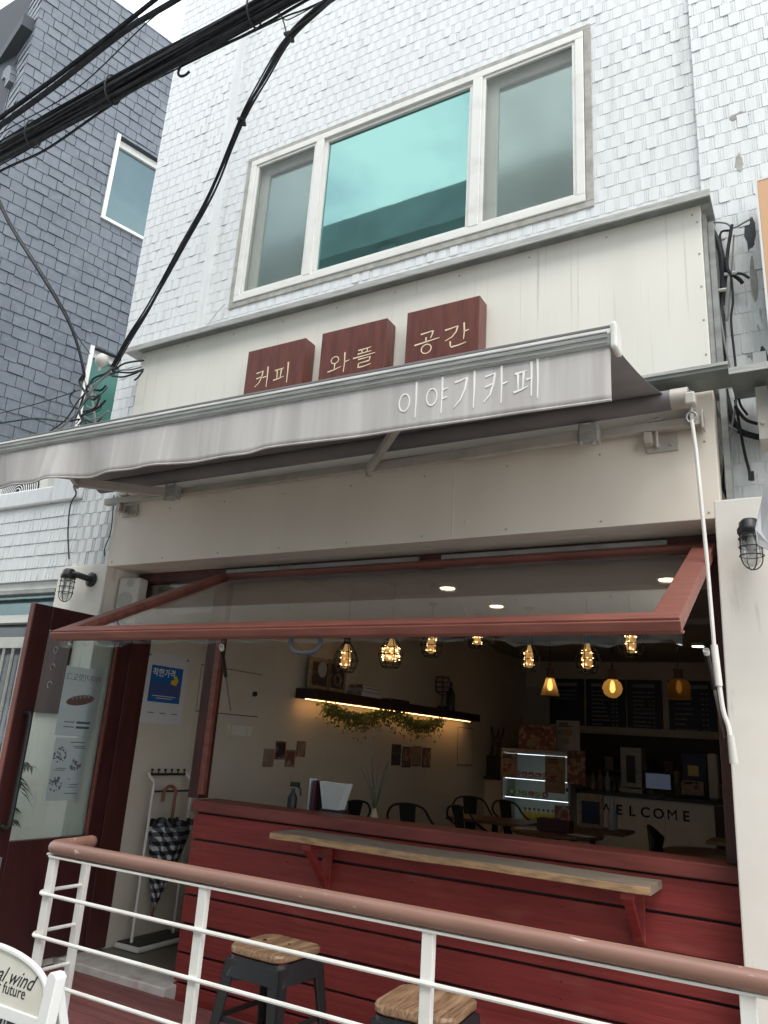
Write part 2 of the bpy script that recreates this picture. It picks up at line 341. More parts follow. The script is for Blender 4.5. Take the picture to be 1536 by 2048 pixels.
# ------------------------------------------------------------------ tiles
def tile_field(mb, fn, x0, x1, z0, z1, holes=(), pw=.083, ph=.09, face=.056, seed=1, prou=.004):
    r = random.Random(seed); nr = int((z1-z0)/ph)+1
    for j in range(nr):
        za = z0+j*ph; zb = min(za+ph-.004, z1)
        if zb-za < .01: continue
        x = x0-(j % 2)*pw*.5+(r.random()-.5)*.006
        while x < x1:
            dd = .0010+r.random()*prou*.55+(prou*.8 if r.random() < .14 else 0)
            for (a, b, d0, d1) in ((x, x+face, dd, dd+.0006), (x+face+.004, x+face+.010, .0018, .0022), (x+face+.014, x+face+.021, .0018, .0036)):
                a = max(a, x0); b = min(b, x1)
                if b-a < .004: continue
                segs = [(za, zb)]
                for (hx0, hx1, hz0, hz1) in holes:
                    if b > hx0 and a < hx1:
                        ns = []
                        for (p, q) in segs:
                            if q <= hz0 or p >= hz1: ns.append((p, q)); continue
                            if p < hz0: ns.append((p, hz0))
                            if q > hz1: ns.append((hz1, q))
                        segs = ns
                for (p, q) in segs:
                    if q-p < .006: continue
                    c = min(.006, (b-a)/4); t0 = d1; t1 = d0
                    vs = [fn(a, p+c, 0), fn(a+c, p, 0), fn(b-c, p, 0), fn(b, p+c, 0), fn(b, q, 0), fn(a, q, 0),
                          fn(a, p+c, t0), fn(a+c, p, t0), fn(b-c, p, t0), fn(b, p+c, t0), fn(b, q, t1), fn(a, q, t1)]
                    mb.add(vs, [(6, 7, 8, 9, 10, 11), (0, 1, 7, 6), (1, 2, 8, 7), (2, 3, 9, 8), (3, 4, 10, 9), (4, 5, 11, 10), (5, 0, 6, 11)])
            x += pw

YC, YP = .22, .14            # central wall and pier planes
XL, XR = -4.775, .75
XPL = -3.99; XPR = -.352
TOPZ = 9.4
WB = thing('cafe_building', 'white tiled building with the open cafe front and cream sign band', 'building', (-2.4, .3, 0))
# window rectangle
wTL, wTR, wBL = ay(500, 325, YC), ay(1165, 60, YC), ay(478, 603, YC)
WX0, WX1, WZ0, WZ1 = -3.70, -.985, 4.655, 5.97
fc = lambda x, z, d: (x, YC-d, z); fp = lambda x, z, d: (x, YP-d, z)
mb = MB(); mb.box((XPL, YC, 4.2), (WX0, YC+.2, TOPZ)).box((WX1, YC, 4.2), (XPR, YC+.2, TOPZ)).box((WX0, YC, 4.2), (WX1, YC+.2, WZ0)).box((WX0, YC, WZ1), (WX1, YC+.2, TOPZ))
wallm = mb.build('wall', 'grout', WB)
mb = MB(); tile_field(mb, fc, XPL, XPR, 4.27, 8.6, [(WX0-.035, WX1+.035, WZ0-.035, WZ1+.04)], seed=3)
mb.build('wall_tiles', 'tile', wallm)
mb = MB(); mb.box((XL, YP, 2.6), (XPL, YP+.3, TOPZ)).box((XL, YP+.3, 2.6), (XL+.1, 8.9, TOPZ)).box((XL, YC+.2, 4.2), (XR, YC+.5, 4.3))
pierl = mb.build('pier', 'grout', WB)
mb = MB(); tile_field(mb, fp, XL, XPL-.002, 3.0, 8.6, seed=4, pw=.085, face=.066, prou=.004)
mb.build('pier_tiles', 'tile', pierl)
mb = MB().box((XPL-.012, YP-.004, 4.25), (XPL+.006, YC+.01, TOPZ)); mb.build('pier_edge', 'tile', pierl)
mb = MB(); mb.box((XPR, YP+.05, 2.6), (XR, YP+.3, TOPZ))
pierr = mb.build('pier', 'grout', WB)
fpr = lambda x, z, d: (x, YP+.05-d, z)
mb = MB(); tile_field(mb, fpr, XPR, XR, 4.2, 8.6, seed=5); mb.build('pier_tiles', 'tile', pierr)
mb = MB(); tile_field(mb, fpr, XPR, XR, 2.66, 4.2, seed=6, pw=.09, ph=.115, face=.06); mb.build('pier_tiles', 'tile_dirty', pierr)
box((XL, .4, TOPZ), (XR, 9, TOPZ+.1)).build('roof', 'grout', WB)
# knocked out tiles and rough mortar patches
def patch(u, v, y, rw, rh, mat='mortar', seed=1):
    r = random.Random(seed); c = ay(u, v, y); P = [(c.x+rw*math.cos(k*.45)*r.uniform(.6, 1.15), c.z+rh*math.sin(k*.45)*r.uniform(.6, 1.15)) for k in range(14)]
    return MB().prism(P, lambda a, b, d: (a, y-d, b), 0, .0045).build('tile_damage', mat, wallm)
patch(713, 568, YC, .018, .040, seed=2); patch(1478, 232, YP+.05, .05, .025, seed=3); patch(1478, 325, YP+.05, .025, .06, seed=4); patch(1500, 470, YP+.05, .03, .12, 'slategap', seed=5); patch(1508, 560, YP+.05, .018, .14, 'mortar', seed=6); patch(1527, 730, YP+.05, .03, .12, 'slategap', seed=7); patch(1500, 700, YP+.05, .025, .05, seed=8)
# mortar band around the window, window itself
mb = MB(); B = .045
for a, b in (((WX0-B, WZ1), (WX1+B, WZ1+B)), ((WX0-B, WZ0-B), (WX1+B, WZ0)), ((WX0-B, WZ0), (WX0, WZ1)), ((WX1, WZ0), (WX1+B, WZ1))):
    mb.box((a[0], YC-.012, a[1]), (b[0], YC+.1, b[1]))
mb.build('window_mortar', 'mortar', WB, bevel=.004)
mul1 = .5*(ay(640, 290, YC).x+ay(618, 558, YC).x); mul2 = .5*(ay(957, 160, YC).x+ay(948, 470, YC).x)
mb = MB(); W = .055
mb.box((WX0+.002, YC-.02, WZ0+.002), (WX1-.002, YC+.06, WZ0+W)).box((WX0+.002, YC-.02, WZ1-W), (WX1-.002, YC+.06, WZ1-.002))
mb.box((WX0+.002, YC-.02, WZ0+W), (WX0+W, YC+.06, WZ1-W)).box((WX1-W, YC-.02, WZ0+W), (WX1-.002, YC+.06, WZ1-W))
for m_ in (mul1, mul2): mb.box((m_-.035, YC-.022, WZ0+W), (m_+.035, YC+.055, WZ1-W))
wf = mb.build('window', 'pvc', WB, bevel=.004)
def sashring(x0, x1, w, y0, y1, name, mat):
    z0, z1 = WZ0+W, WZ1-W; mb = MB()
    mb.box((x0, y0, z0), (x1, y1, z0+w)).box((x0, y0, z1-w), (x1, y1, z1)).box((x0, y0, z0+w), (x0+w, y1, z1-w)).box((x1-w, y0, z0+w), (x1, y1, z1-w))
    return mb.build(name, mat, wf, bevel=.003)
sashring(WX0+W, mul1-.035, .022, YC-.01, YC+.03, 'screen_frame', 'pvc'); sashring(mul2+.035, WX1-W, .022, YC-.01, YC+.03, 'screen_frame', 'pvc')
sashring(mul1+.035, mul2-.035, .03, YC+.0, YC+.04, 'sash_frame', 'pvc')
M['screenmesh'] = glassmat('insect_screen', (.86, .88, .87), refl=(.5, .5, .5), extra=.03, rough=.5)
for a, b in ((WX0+W+.022, mul1-.057), (mul2+.057, WX1-W-.022)):
    box((a, YC+.005, WZ0+W+.022), (b, YC+.008, WZ1-W-.022)).build('insect_screen', 'screenmesh', wf)
    mb = MB(); z0, z1 = WZ0+W, WZ1-W
    mb.box((a-.02, YC+.055, z0), (a+.07, YC+.09, z1)).box((a+.07, YC+.055, z1-.07), (b, YC+.09, z1)).box((a+.07, YC+.055, z0), (b, YC+.09, z0+.06)); mb.build('sash_frame', 'pvc', wf, bevel=.003)
    box((a+.07, YC+.07, z0+.06), (b, YC+.078, z1-.07)).build('pane', 'screen', wf)
box((mul1+.065, YC+.02, WZ0+W+.03), (mul2-.065, YC+.028, WZ1-W-.03)).build('pane', 'teal', wf)
box((WX0, YC+.12, WZ0), (WX1, YC+.19, WZ1)).build('window_backing', 'slategap', wf)

# sign band box
SZ0, SZ1, SX0, SX1 = 2.57, 4.262, -4.365, -.345
MB().box((SX0, .003, SZ0), (SX1, .14, 3.298)).box((SX0, .141, SZ0), (SX1, .34, 3.3)).build('fascia', 'fascia', WB, bevel=.003)
mb = MB(); mb.box((SX0, 0, 3.30), (SX1, .14, SZ1))
panel = mb.build('sign_band', 'panel', WB, bevel=.003)
mb = MB()
for u, v in ((540, 780), (700, 620), (965, 500), (930, 700)): 
    x = ay(u, v, 0).x; mb.box((x-.0015, -.0025, 3.3), (x+.0015, .001, SZ1-.02))
for x in (-1.68, -2.9): mb.box((x-.0015, .0005, SZ0+.01), (x+.0015, .004, 3.0))
mb.build('panel_joint', 'plaster', panel)
mb = MB(); mb.box((SX0-.14, -.075, SZ1+.002), (SX1+.055, .2, SZ1+.022)).box((SX0-.14, -.078, SZ1-.018), (SX1+.055, -.066, SZ1+.024))
mb.build('top_flashing', 'alu', WB, bevel=.002)
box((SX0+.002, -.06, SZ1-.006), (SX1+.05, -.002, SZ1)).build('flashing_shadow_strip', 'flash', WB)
mb = MB().box((SX1+.002, .03, 3.22), (SX1+.02, .16, 4.22)); mb.box((SX1+.022, .08, 2.66), (SX1+.05, .16, 4.2)); mb.build('side_trim', 'steel', WB)
mb = MB()
for k in range(9):
    for zz in (SZ0+.03, 2.95): mb.lathe([(.006, 0), (.005, .0025), (0, .003)], (SX0+.05+k*(SX1-SX0-.1)/8, .003, zz), 8, (0, -1, 0))
for k in range(10): mb.lathe([(.006, 0), (.005, .0025), (0, .003)], (SX0+.04+k*(SX1-SX0-.08)/9, 0, SZ1-.05), 8, (0, -1, 0))
for k in range(5): mb.lathe([(.006, 0), (.005, .0025), (0, .003)], (SX1-.018, 0, 3.4+k*.19), 8, (0, -1, 0))
mb.build('panel_screws', 'mortar', panel)
# little rain hood above the awning roller
hw = ay(1465, 775, 0)
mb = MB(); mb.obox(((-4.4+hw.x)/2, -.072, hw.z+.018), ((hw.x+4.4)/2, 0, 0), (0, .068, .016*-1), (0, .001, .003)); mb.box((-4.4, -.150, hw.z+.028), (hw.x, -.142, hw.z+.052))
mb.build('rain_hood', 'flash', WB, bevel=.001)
box((-4.4, -.158, hw.z+.046), (hw.x, -.1505, hw.z+.062)).build('rain_hood_edge', 'alu', WB)
# pillars
mb = MB().box((-4.86, .0, -.12), (-4.35, .34, 2.592)); mb.build('pillar', 'plaster', WB, bevel=.006)
mb = MB().box((-.372, 0, -.12), (XR, .34, 2.655)); mb.build('pillar', 'plaster', WB, bevel=.006)
# door threshold, interior shell
box((-4.35, .10, -.12), (-3.40, .34, .098)).build('threshold_step', 'conc', WB, bevel=.008)
box((-4.34, .34, -.1), (1.2, 8.9, .085)).build('floor', 'floor', WB)
MB().box((-4.42, .46, .085), (-4.30, 1.02, 3.0)).box((-4.42, 1.02, .085), (-4.335, 8.9, 3.0)).build('interior_wall', 'inwall', WB)
MB().box((-4.6, 8.8, .085), (1.2, 8.95, 3.0)).build('interior_wall', 'inwall', WB)
box((1.1, .34, .085), (1.2, 8.9, 3.0)).build('interior_wall', 'inwall', WB)
box((-4.42, .34, 2.95), (1.2, 8.9, 3.05)).build('ceiling', 'ceil', WB)
MB().box((-4.3, 1.5, 2.89), (1.1, 1.6, 2.949)).box((-4.3, 3.1, 2.89), (1.1, 3.2, 2.949)).box((-4.3, 4.9, 2.89), (1.1, 5.0, 2.949)).build('ceiling_beam', 'ceil', WB)
# ---- siding under the window
FY = .28
px0 = ay(440, 1290, FY).x; SXL = -3.43
mb = MB(); z = 1.025
while z > -.1:
    mb.box((SXL+rnd.random()*.004, .196, z-.146), (-.373, .222, z-.0065)); z -= .152
sid = mb.build('siding', 'siding', WB, bevel=.003)
box((SXL+.004, .222, -.1), (-.373, .34, 1.03)).build('siding_backing', 'black', WB)
mb = MB(); 
for i in range(6):
    for xx in (-.40, -1.15, -1.93, -2.70, -3.40):
        for k in range(2): mb.lathe([(.0045, 0), (.0035, .0025)], (xx+rnd.uniform(-.006, .006), .196, .985-i*.152-.07*k), 6, (0, -1, 0))
mb.build('siding_nails', 'maroon', sid)
MB().box((SXL-.01, .17, 1.030), (-.373, .40, 1.095)).build('window_sill', 'sill', WB, bevel=.006)
# posts and frame of the opening
FX0, FX1, FZ1 = -4.31, -.40, 2.568
box((-3.56, FY-.02, 1.095), (-3.47, FY+.07, 2.50)).build('post', 'maroon', WB, bevel=.004)
MB().box((-3.472, FY-.035, 1.12), (-3.43, FY-.0, 2.48)).build('post_trim', 'sash', WB, bevel=.004)
box((-.44, FY-.02, 1.095), (-.374, FY+.07, 2.50)).build('post', 'maroon', WB, bevel=.004)
mb = MB().box((FX0, FY-.02, 2.50), (FX1, FY+.10, FZ1)); mb.build('head_frame', 'maroon', WB, bevel=.004)
mb = MB().box((-3.45, FY-.05, 2.515), (-2.0, FY-.024, 2.548)).box((-1.85, FY-.05, 2.515), (-.62, FY-.024, 2.548)); mb.build('hinge_rail', 'steel', WB, bevel=.002)
# transom over the door
mb = MB().box((-4.30, FY+.0, 2.21), (-3.56, FY+.08, 2.27)).box((-4.30, FY+.0, 2.27), (-4.25, FY+.08, 2.50)); mb.build('transom_frame', 'maroon', WB, bevel=.003)
box((-4.25, FY+.03, 2.27), (-3.56, FY+.036, 2.50)).build('transom_pane', 'sashglass', WB)
MB().box((-4.346, FY, .098), (-4.29, FY+.18, 2.21)).build('door_jamb', 'maroon', WB, bevel=.003)

# ---- door, standing open at right angles to the front
dl = MB(); DX = -4.29; DY0, DY1, DZ0, DZ1 = -.545, .272, .11, 2.205; T = .045
gz0, gz1 = .80, 2.06; gy0, gy1 = DY0+.135, DY1-.11
dl.box((DX-T, DY0, DZ0), (DX, gy0, DZ1)).box((DX-T, gy1, DZ0), (DX, DY1, DZ1)).box((DX-T, gy0, gz1), (DX, gy1, DZ1)).box((DX-T, gy0, DZ0), (DX, gy1, gz0))
door = dl.build('door', 'doorred', WB, bevel=.003)
box((DX-T+.002, DY0-.003, DZ0), (DX-.004, DY0-.0005, DZ1-.002)).build('door_edge', 'dooredge', door)
box((DX-.025, gy0, gz0), (DX-.019, gy1, gz1)).build('door_pane', 'doorglass', door)
MB().box((DX-.012, gy1-.02, gz0), (DX+.004, gy1-.006, gz1)).build('door_bead', 'sash', door)
h1, h2 = ax(58, 1428, DX+.06), ax(20, 1655, DX+.06)
hy = DY0+.07
mb = MB().tube(curve([(DX-.002, hy-.005, h1.z), (DX+.05, hy, h1.z+.005), (DX+.062, hy, h1.z-.05), (DX+.062, hy, (h1.z+h2.z)/2), (DX+.062, hy, h2.z+.05), (DX+.05, hy, h2.z-.005), (DX-.002, hy-.005, h2.z)], 6), .0145, 10)
mb.build('door_handle', 'black', door, smooth=True)
MB().box((DX, hy-.03, .62), (DX+.012, hy+.03, .72)).tube([(DX+.012, hy, .67), (DX+.03, hy, .67)], .012, 10).build('door_lock', 'steel', door, bevel=.002)

# ---- top hinged sash swung out
A = Vector((0, FY-.03, 2.505)); Bm = Vector((0, -.97, 1.925)); SD = (Bm-A).normalized(); SL = (Bm-A).length; SN = Vector((1, 0, 0)).cross(SD).normalized()
if SN.z < 0: SN = -SN
XA, XB = -3.47, -.425
def sp(x, t, n): return Vector((x, 0, 0))+A+SD*t+SN*n+Vector((0, 0, 0))
def sbox(x0, x1, t0, t1, n0, n1, mb):
    c = sp((x0+x1)/2, (t0+t1)/2, (n0+n1)/2); return mb.obox(c, ((x1-x0)/2, 0, 0), SD*(t1-t0)/2, SN*(n1-n0)/2)
mb = MB(); w = .075; sbox(XA-.03, XB+.03, SL-w, SL, -.025, .03, mb); sbox(XA, XB, 0, w*.9, -.02, .025, mb)
sbox(XA-.03, XA+w-.01, w*.9, SL-w, -.025, .03, mb); sbox(XB-w+.01, XB+.03, w*.9, SL-w, -.025, .03, mb)
sash = mb.build('awning_window', 'sash', WB, bevel=.004)
mb = MB(); sbox(XA-.034, XB+.034, SL+.001, SL+.016, -.012, .022, mb); sbox(XA-.034, XB+.034, SL-.045, SL-.02, -.034, -.026, mb); mb.build('sash_bead', 'sash', sash, bevel=.003)
mb = MB(); sbox(XA-.02, XA+w-.022, w*.9+.002, SL-w-.002, -.034, -.0255, mb); sbox(XA+w-.009, XA+w+.012, w*.9+.002, SL-w-.002, -.018, -.003, mb); mb.build('shaded_side_bead', 'maroon', sash, bevel=.002)  # double bead on the left bar, dark colour carries its underside shade
mb = MB(); sbox(XA+w-.01, XB-w+.01, w*.9, SL-w, .0, .005, mb); mb.build('sash_pane', 'sashglass', sash)
mb = MB(); sbox(XA+w-.01, XB-w+.01, w*.9, w*.9+.035, -.02, -.004, mb); sbox(XA+w+.02, XB-w-.02, w*.9+.05, w*.9+.06, -.02, -.004, mb); mb.build('sash_rail', 'maroon', sash)
# crumpled clear vinyl hanging under the bottom bar
mb = MB(); n = 90; vs = []
for i in range(n+1):
    x = XA+.0+(XB-XA+.03)*i/n; base = sp(x, SL-.01, -.03); k = i/n
    dr = .016+.004*math.sin(i*.7)+.003*rnd.random()+(.014 if k < .16 else 0)+(.012+.012*rnd.random() if k > .80 else 0)
    vs += [base, base+Vector((0, .002*math.sin(i*1.3)+.004*rnd.random()*(k > .8 or k < .1), -dr*.6)), base+Vector((0, .003*math.sin(i*.9)+.010*rnd.random()*(k > .8 or k < .1), -dr))]
mb.add(vs, [(i*3+k, i*3+3+k, i*3+4+k, i*3+1+k) for i in range(n) for k in (0, 1)]); mb.build('vinyl_edge', 'vinyl', sash)
# sash lifting handle, gas struts
hc = ay(610, 1290, -.95)
mb = MB().tube(curve([hc+Vector((-.07, .0, .05)), hc+Vector((-.075, 0, .005)), hc+Vector((-.045, 0, -.03)), hc+Vector((.045, 0, -.03)), hc+Vector((.075, 0, .005)), hc+Vector((.07, 0, .05))], 5), .010, 8)
mb.build('sash_handle', 'slategap', sash, smooth=True)
for (p, q) in ((ay(443, 1292, -.55), ay(461, 1420, FY-.04)), (ay(1412, 1300, -.2), ay(1449, 1475, FY-.04))):
    m_ = p.lerp(q, .42)
    st = MB().tube([p, m_], .011, 8).build('gas_strut', 'black', WB, smooth=True)
    MB().tube([m_, q], .006, 8).build('strut_rod', 'steel', st, smooth=True); MB().tube([p, p.lerp(q, .04)], .013, 8).build('strut_cap', 'white', st)

# ---- awning
AW = thing('awning', 'grey retractable cloth awning with white lettering over the cafe front', 'awning', (-2.4, 0, 3.05))
YA = -1.25; AX0, AX1 = -4.42, -.525
fz = lambda x: 2.852+(-.51-x)*.018
mb = MB(); t1 = [(0, -.034), (.030, -.034), (.036, .0), (.030, .028), (.012, .040), (-.022, .040), (-.036, .012), (-.030, -.030)]
n = len(t1)
vs = [(AX0, YA+a, fz(AX0)+b) for a, b in t1]+[(AX1, YA+a, fz(AX1)+b) for a, b in t1]
mb.add(vs, [(i, (i+1) % n, (i+1) % n+n, i+n) for i in range(n)]+[tuple(range(n)), tuple(reversed(range(n, 2*n)))])
fb = mb.build('front_bar', 'alu', AW, bevel=.002)
mb = MB(); mb.bar((AX0, YA-.012, fz(AX0)+.047), (AX1, YA-.012, fz(AX1)+.047), .016, .012); mb.build('fabric_roll_edge', 'fabricd', AW, bevel=.003)
mb = MB()
for dz in (-.020, .0, .018): mb.bar((AX0, YA-.036, fz(AX0)+dz), (AX1-.01, YA-.036, fz(AX1)+dz), .004, .004)
mb.build('front_bar_groove', 'steel', AW)
mb = MB().box((AX1, YA-.042, fz(AX1)-.046), (AX1+.022, YA+.042, fz(AX1)+.052)); mb.build('end_cap', 'pvc', AW, bevel=.008)
vb = [(-3.795, 2.689), (-3.55, 2.66), (-3.3, 2.655), (-2.95, 2.645), (-2.6, 2.625), (-2.45, 2.625), (-1.7, 2.618), (-.54, 2.626)]
vb = [(ay(u, v, YA).x, ay(u, v, YA).z) for u, v in ((-60, 981), (0, 975), (100, 966), (190, 950), (280, 940), (360, 930), (500, 912), (545, 899), (768, 870), (1000, 838), (1220, 806))]
def vbz(x):
    if x <= vb[0][0]: return vb[0][1]
    for (a, za), (b, zb) in zip(vb, vb[1:]):
        if x <= b: t = (x-a)/(b-a); t = t*t*(3-2*t); return za+(zb-za)*t
    return vb[-1][1]
def vy(x, k):                                        # cloth ripple
    am = .027*max(0, min(1, (-1.9-x)/1.2))
    return YA-.024-k*(am*(math.sin(x*9+.6)+.6*math.sin(x*17+1))+.004*math.sin(x*5))-(.010*k if x > -.66 else 0)*0
mb = MB(); NX, NZ = 150, 8; vs = []
for i in range(NX+1):
    x = AX0+(AX1-.004-AX0)*i/NX; zt, zb = fz(x)-.030, vbz(x)
    for k in range(NZ+1): kk = k/NZ; vs.append((x-.0, vy(x, kk)+(.02*kk*kk if x > -.60 else 0)*0, zt+(zb-zt)*kk))
mb.add(vs, [(i*(NZ+1)+k, i*(NZ+1)+k+1, (i+1)*(NZ+1)+k+1, (i+1)*(NZ+1)+k) for i in range(NX) for k in range(NZ)])
val = mb.build('valance', 'fabric', AW, smooth=True)
so_ = val.modifiers.new('thick', 'SOLIDIFY'); so_.thickness = .002
mb = MB().tube([(AX0+(AX1-.004-AX0)*i/NX, vy(AX0+(AX1-.004-AX0)*i/NX, 1), vbz(AX0+(AX1-.004-AX0)*i/NX)) for i in range(NX+1)], .0045, 6)
mb.build('valance_hem', 'fabric', AW, smooth=True)
# canopy cloth
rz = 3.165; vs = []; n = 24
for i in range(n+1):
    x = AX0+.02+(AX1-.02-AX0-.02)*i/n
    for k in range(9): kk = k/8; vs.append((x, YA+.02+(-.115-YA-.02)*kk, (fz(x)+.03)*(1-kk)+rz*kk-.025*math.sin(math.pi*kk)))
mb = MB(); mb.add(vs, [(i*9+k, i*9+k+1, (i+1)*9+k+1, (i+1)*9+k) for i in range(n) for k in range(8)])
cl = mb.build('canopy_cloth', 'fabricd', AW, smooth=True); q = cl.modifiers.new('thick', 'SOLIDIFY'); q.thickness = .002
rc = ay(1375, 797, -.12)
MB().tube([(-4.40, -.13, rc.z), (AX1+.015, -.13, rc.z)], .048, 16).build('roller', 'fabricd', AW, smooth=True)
MB().tube([(AX1+.012, -.13, rc.z), (AX1+.09, -.13, rc.z)], .050, 16).build('roller_end', 'arm', AW, smooth=True)
tz = 3.035
mb = MB().box((-4.42, -.066, tz-.022), (-.395, -.022, tz+.022)); mb.build('torsion_bar', 'arm', AW, bevel=.003)
mb = MB().box((-.44, -.10, tz-.04), (-.425, -.002, rc.z+.05)).box((-.395, -.08, tz-.045), (-.385, -.01, tz+.05)); mb.build('end_bracket', 'arm', AW, bevel=.002)
for x in (-.60, -4.22):
    mb = MB().box((x-.055, -.012, tz-.115), (x+.09, .0, tz-.03)).box((x-.055, -.075, tz-.085), (x-.02, -.012, tz-.03)).tube([(x, -.045, tz-.10), (x, -.045, tz+.05)], .007, 8).lathe([(.013, 0), (.013, .012)], (x-.0, -.012, tz-.085), 8, (0, -1, 0)).lathe([(.008, 0), (.008, .008)], (x+.06, -.012, tz-.085), 8, (0, -1, 0)).box((x-.035, -.075, tz+.024), (x+.035, -.03, tz+.034))
    mb.build('wall_bracket', 'arm', AW, bevel=.0015)
def arm(sh, el, tip):
    a = MB().bar(sh, el, .035, .058).build('awning_arm', 'arm', AW, bevel=.004)
    MB().bar(el, tip, .032, .046).build('forearm', 'arm', a, bevel=.004)
    MB().lathe([(.018, -.038), (.018, .038)], el, 10).build('elbow', 'alu', a)
    MB().obox(Vector(sh)+Vector((.03, 0, 0)), (.045, 0, 0), (0, .035, 0), (0, 0, .045)).lathe([(.012, -.06), (.012, .06)], Vector(sh)+Vector((.05, -.01, 0)), 10).lathe([(.012, -.055), (.012, .055)], Vector(sh)+Vector((-.01, -.02, 0)), 10).build('shoulder', 'alu', a, bevel=.004)
arm((-.93, -.12, 3.01), (-2.13, -.17, 2.965), (-1.25, YA+.05, 2.86))
e2 = ay(150, 955, -.75)
arm((-3.72, -.12, 3.01), (e2.x-.15, -.62, 2.955), (-3.5, YA+.05, 2.90))
# gear eye
ge = ay(1382, 812, -.22)
MB().box((ge.x-.022, -.25, ge.z+.0), (ge.x+.022, -.19, ge.z+.06)).build('gear_box', 'arm', AW, bevel=.008)
ring = [ge+Vector((.022*math.cos(t*math.pi/6), 0, -.055+.025*math.sin(t*math.pi/6))) for t in range(12)]
MB().tube(ring, .005, 6, closed=True).tube([ge+Vector((0, 0, .0)), ge+Vector((0, 0, -.03))], .005, 6).build('crank_eye', 'steel', AW, smooth=True)
CR = thing('awning_crank', 'long white crank rod hanging from the awning gear beside the right pillar', 'crank rod', ay(1465, 1525, -.22))
cp = [ge+Vector((.0, 0, -.07)), ay(1392, 900, -.22), ay(1412, 1100, -.22), ay(1428, 1290, -.22)]
MB().tube(cp, .0085, 8).build('rod', 'whitemetal', CR, smooth=True)
MB().tube([ay(1428, 1290, -.22), ay(1438, 1372, -.22)], .0145, 10).build('upper_grip', 'whitemetal', CR, smooth=True)
MB().tube(curve([ay(1438, 1368, -.22), ay(1446, 1420, -.22), ay(1456, 1450, -.22), ay(1461, 1475, -.22)], 5), .0095, 8).build('rod_bend', 'whitemetal', CR, smooth=True)
MB().tube([ay(1461, 1470, -.22), ay(1468, 1527, -.22)], [.013, .017], 12).build('grip', 'speaker', CR, smooth=True)

# ---- Hangul strokes: each glyph a list of (points, kind)
def circ(cx, cy, rx, ry=None): ry = ry or rx; return [(cx+rx*math.cos(t*math.pi/9), cy+ry*math.sin(t*math.pi/9)) for t in range(4, 23)]
def kieuk(x0=.05, x1=.48): return [[(x0+.03, .78), ((x0+x1)/2, .80), (x1, .84)], [(x1, .84), (x1-.05, .55), (x1-.18, .28), (x0, .10)], [(x0+.05, .50), ((x0+x1)/2, .53), (x1-.02, .58)]]
def pieup(x0, x1, y0, y1): return [[(x0+.04, y1-.04), (x1-.04, y1)], [(x0+.30*(x1-x0), y1-.03), (x0+.33*(x1-x0), y0+.06)], [(x0+.72*(x1-x0), y1-.02), (x0+.66*(x1-x0), y0+.08)], [(x0, y0), ((x0+x1)/2, y0+.04), (x1, y0+.10)]]
G = {
 'keo': kieuk()+[[(.50, .50), (.74, .53)], [(.76, 1), (.78, .5), (.77, 0)]],
 'pi': pieup(.02, .62, .24, .76)+[[(.82, 1), (.84, .5), (.83, 0)]],
 'wa': [circ(.30, .70, .18)]+[[(.31, .50), (.30, .24)], [(.0, .14), (.3, .20), (.62, .30)], [(.75, 1), (.77, .5), (.75, -.02)], [(.77, .50), (1.0, .55)]],
 'peul': [[(.22, .93), (.50, .95), (.80, .98)], [(.38, .93), (.40, .76)], [(.64, .95), (.62, .77)], [(.20, .74), (.82, .78)], [(0, .57), (.5, .60), (1.0, .64)], [(.24, .46), (.50, .47), (.78, .50)], [(.78, .50), (.75, .29)], [(.75, .29), (.28, .26)], [(.28, .26), (.25, .05)], [(.25, .05), (.5, .05), (.84, .12)]],
 'gong': [[(.24, .90), (.48, .92), (.74, .96)], [(.74, .96), (.70, .78), (.64, .64)], [(.46, .72), (.46, .52)], [(0, .46), (.5, .52), (1.0, .58)], circ(.49, .20, .20)],
 'gan': [[(.06, .84), (.3, .87), (.56, .92)], [(.56, .92), (.50, .68), (.34, .48), (.08, .36)], [(.80, 1), (.82, .6), (.80, .28)], [(.82, .62), (1.0, .65)], [(.28, .30), (.29, .12), (.32, .04)], [(.32, .04), (.6, .06), (.90, .13)]],
 'i': [circ(.28, .48, .24), [(.80, 1), (.82, .5), (.80, 0)]],
 'ya': [circ(.28, .50, .23), [(.72, 1), (.74, .5), (.72, 0)], [(.74, .64), (.97, .67)], [(.74, .40), (.97, .43)]],
 'gi': [[(.04, .78), (.3, .81), (.56, .86)], [(.56, .86), (.48, .55), (.30, .28), (.04, .10)], [(.86, 1), (.88, .5), (.86, 0)]],
 'ka': kieuk()+[[(.74, 1), (.76, .5), (.75, 0)], [(.76, .50), (1.0, .54)]],
 'pe': pieup(.0, .54, .22, .74)+[[(.50, .50), (.68, .53)], [(.69, .95), (.70, .5), (.69, .06)], [(.92, 1), (.94, .5), (.93, -.02)]]}
def glyphs(mb, seq, fn, d0, d1, w=.055):
    """seq: (glyph, x, z, width, height)"""
    for g, x, z, gw, gh in seq:
        for st in G[g]:
            pts = [(x+a*gw, z+b*gh) for a, b in st]; n = len(pts)
            if n > 5: ws = [w*gh*.85]*n
            else:
                if n == 2: pts = [pts[0], ((pts[0][0]+pts[1][0])/2, (pts[0][1]+pts[1][1])/2), pts[1]]; n = 3
                ws = [w*gh*(1.35-.75*i/(n-1)) for i in range(n)]
            mb.ribbon(pts, ws, fn, d0, d1)
VT = val
def sline(lb, rb, lt, y, seqn, gap=.10):
    a, b, c = ay(*lb, y), ay(*rb, y), ay(*lt, y); h = abs(c.z-a.z)*.96; n = len(seqn); gw = (b.x-a.x)/(n+(n-1)*gap); out = []
    for i, g in enumerate(seqn): out.append((g, a.x+i*gw*(1+gap), a.z+(b.z-a.z)*(i/max(1, n-1))*0, gw, h))
    return out
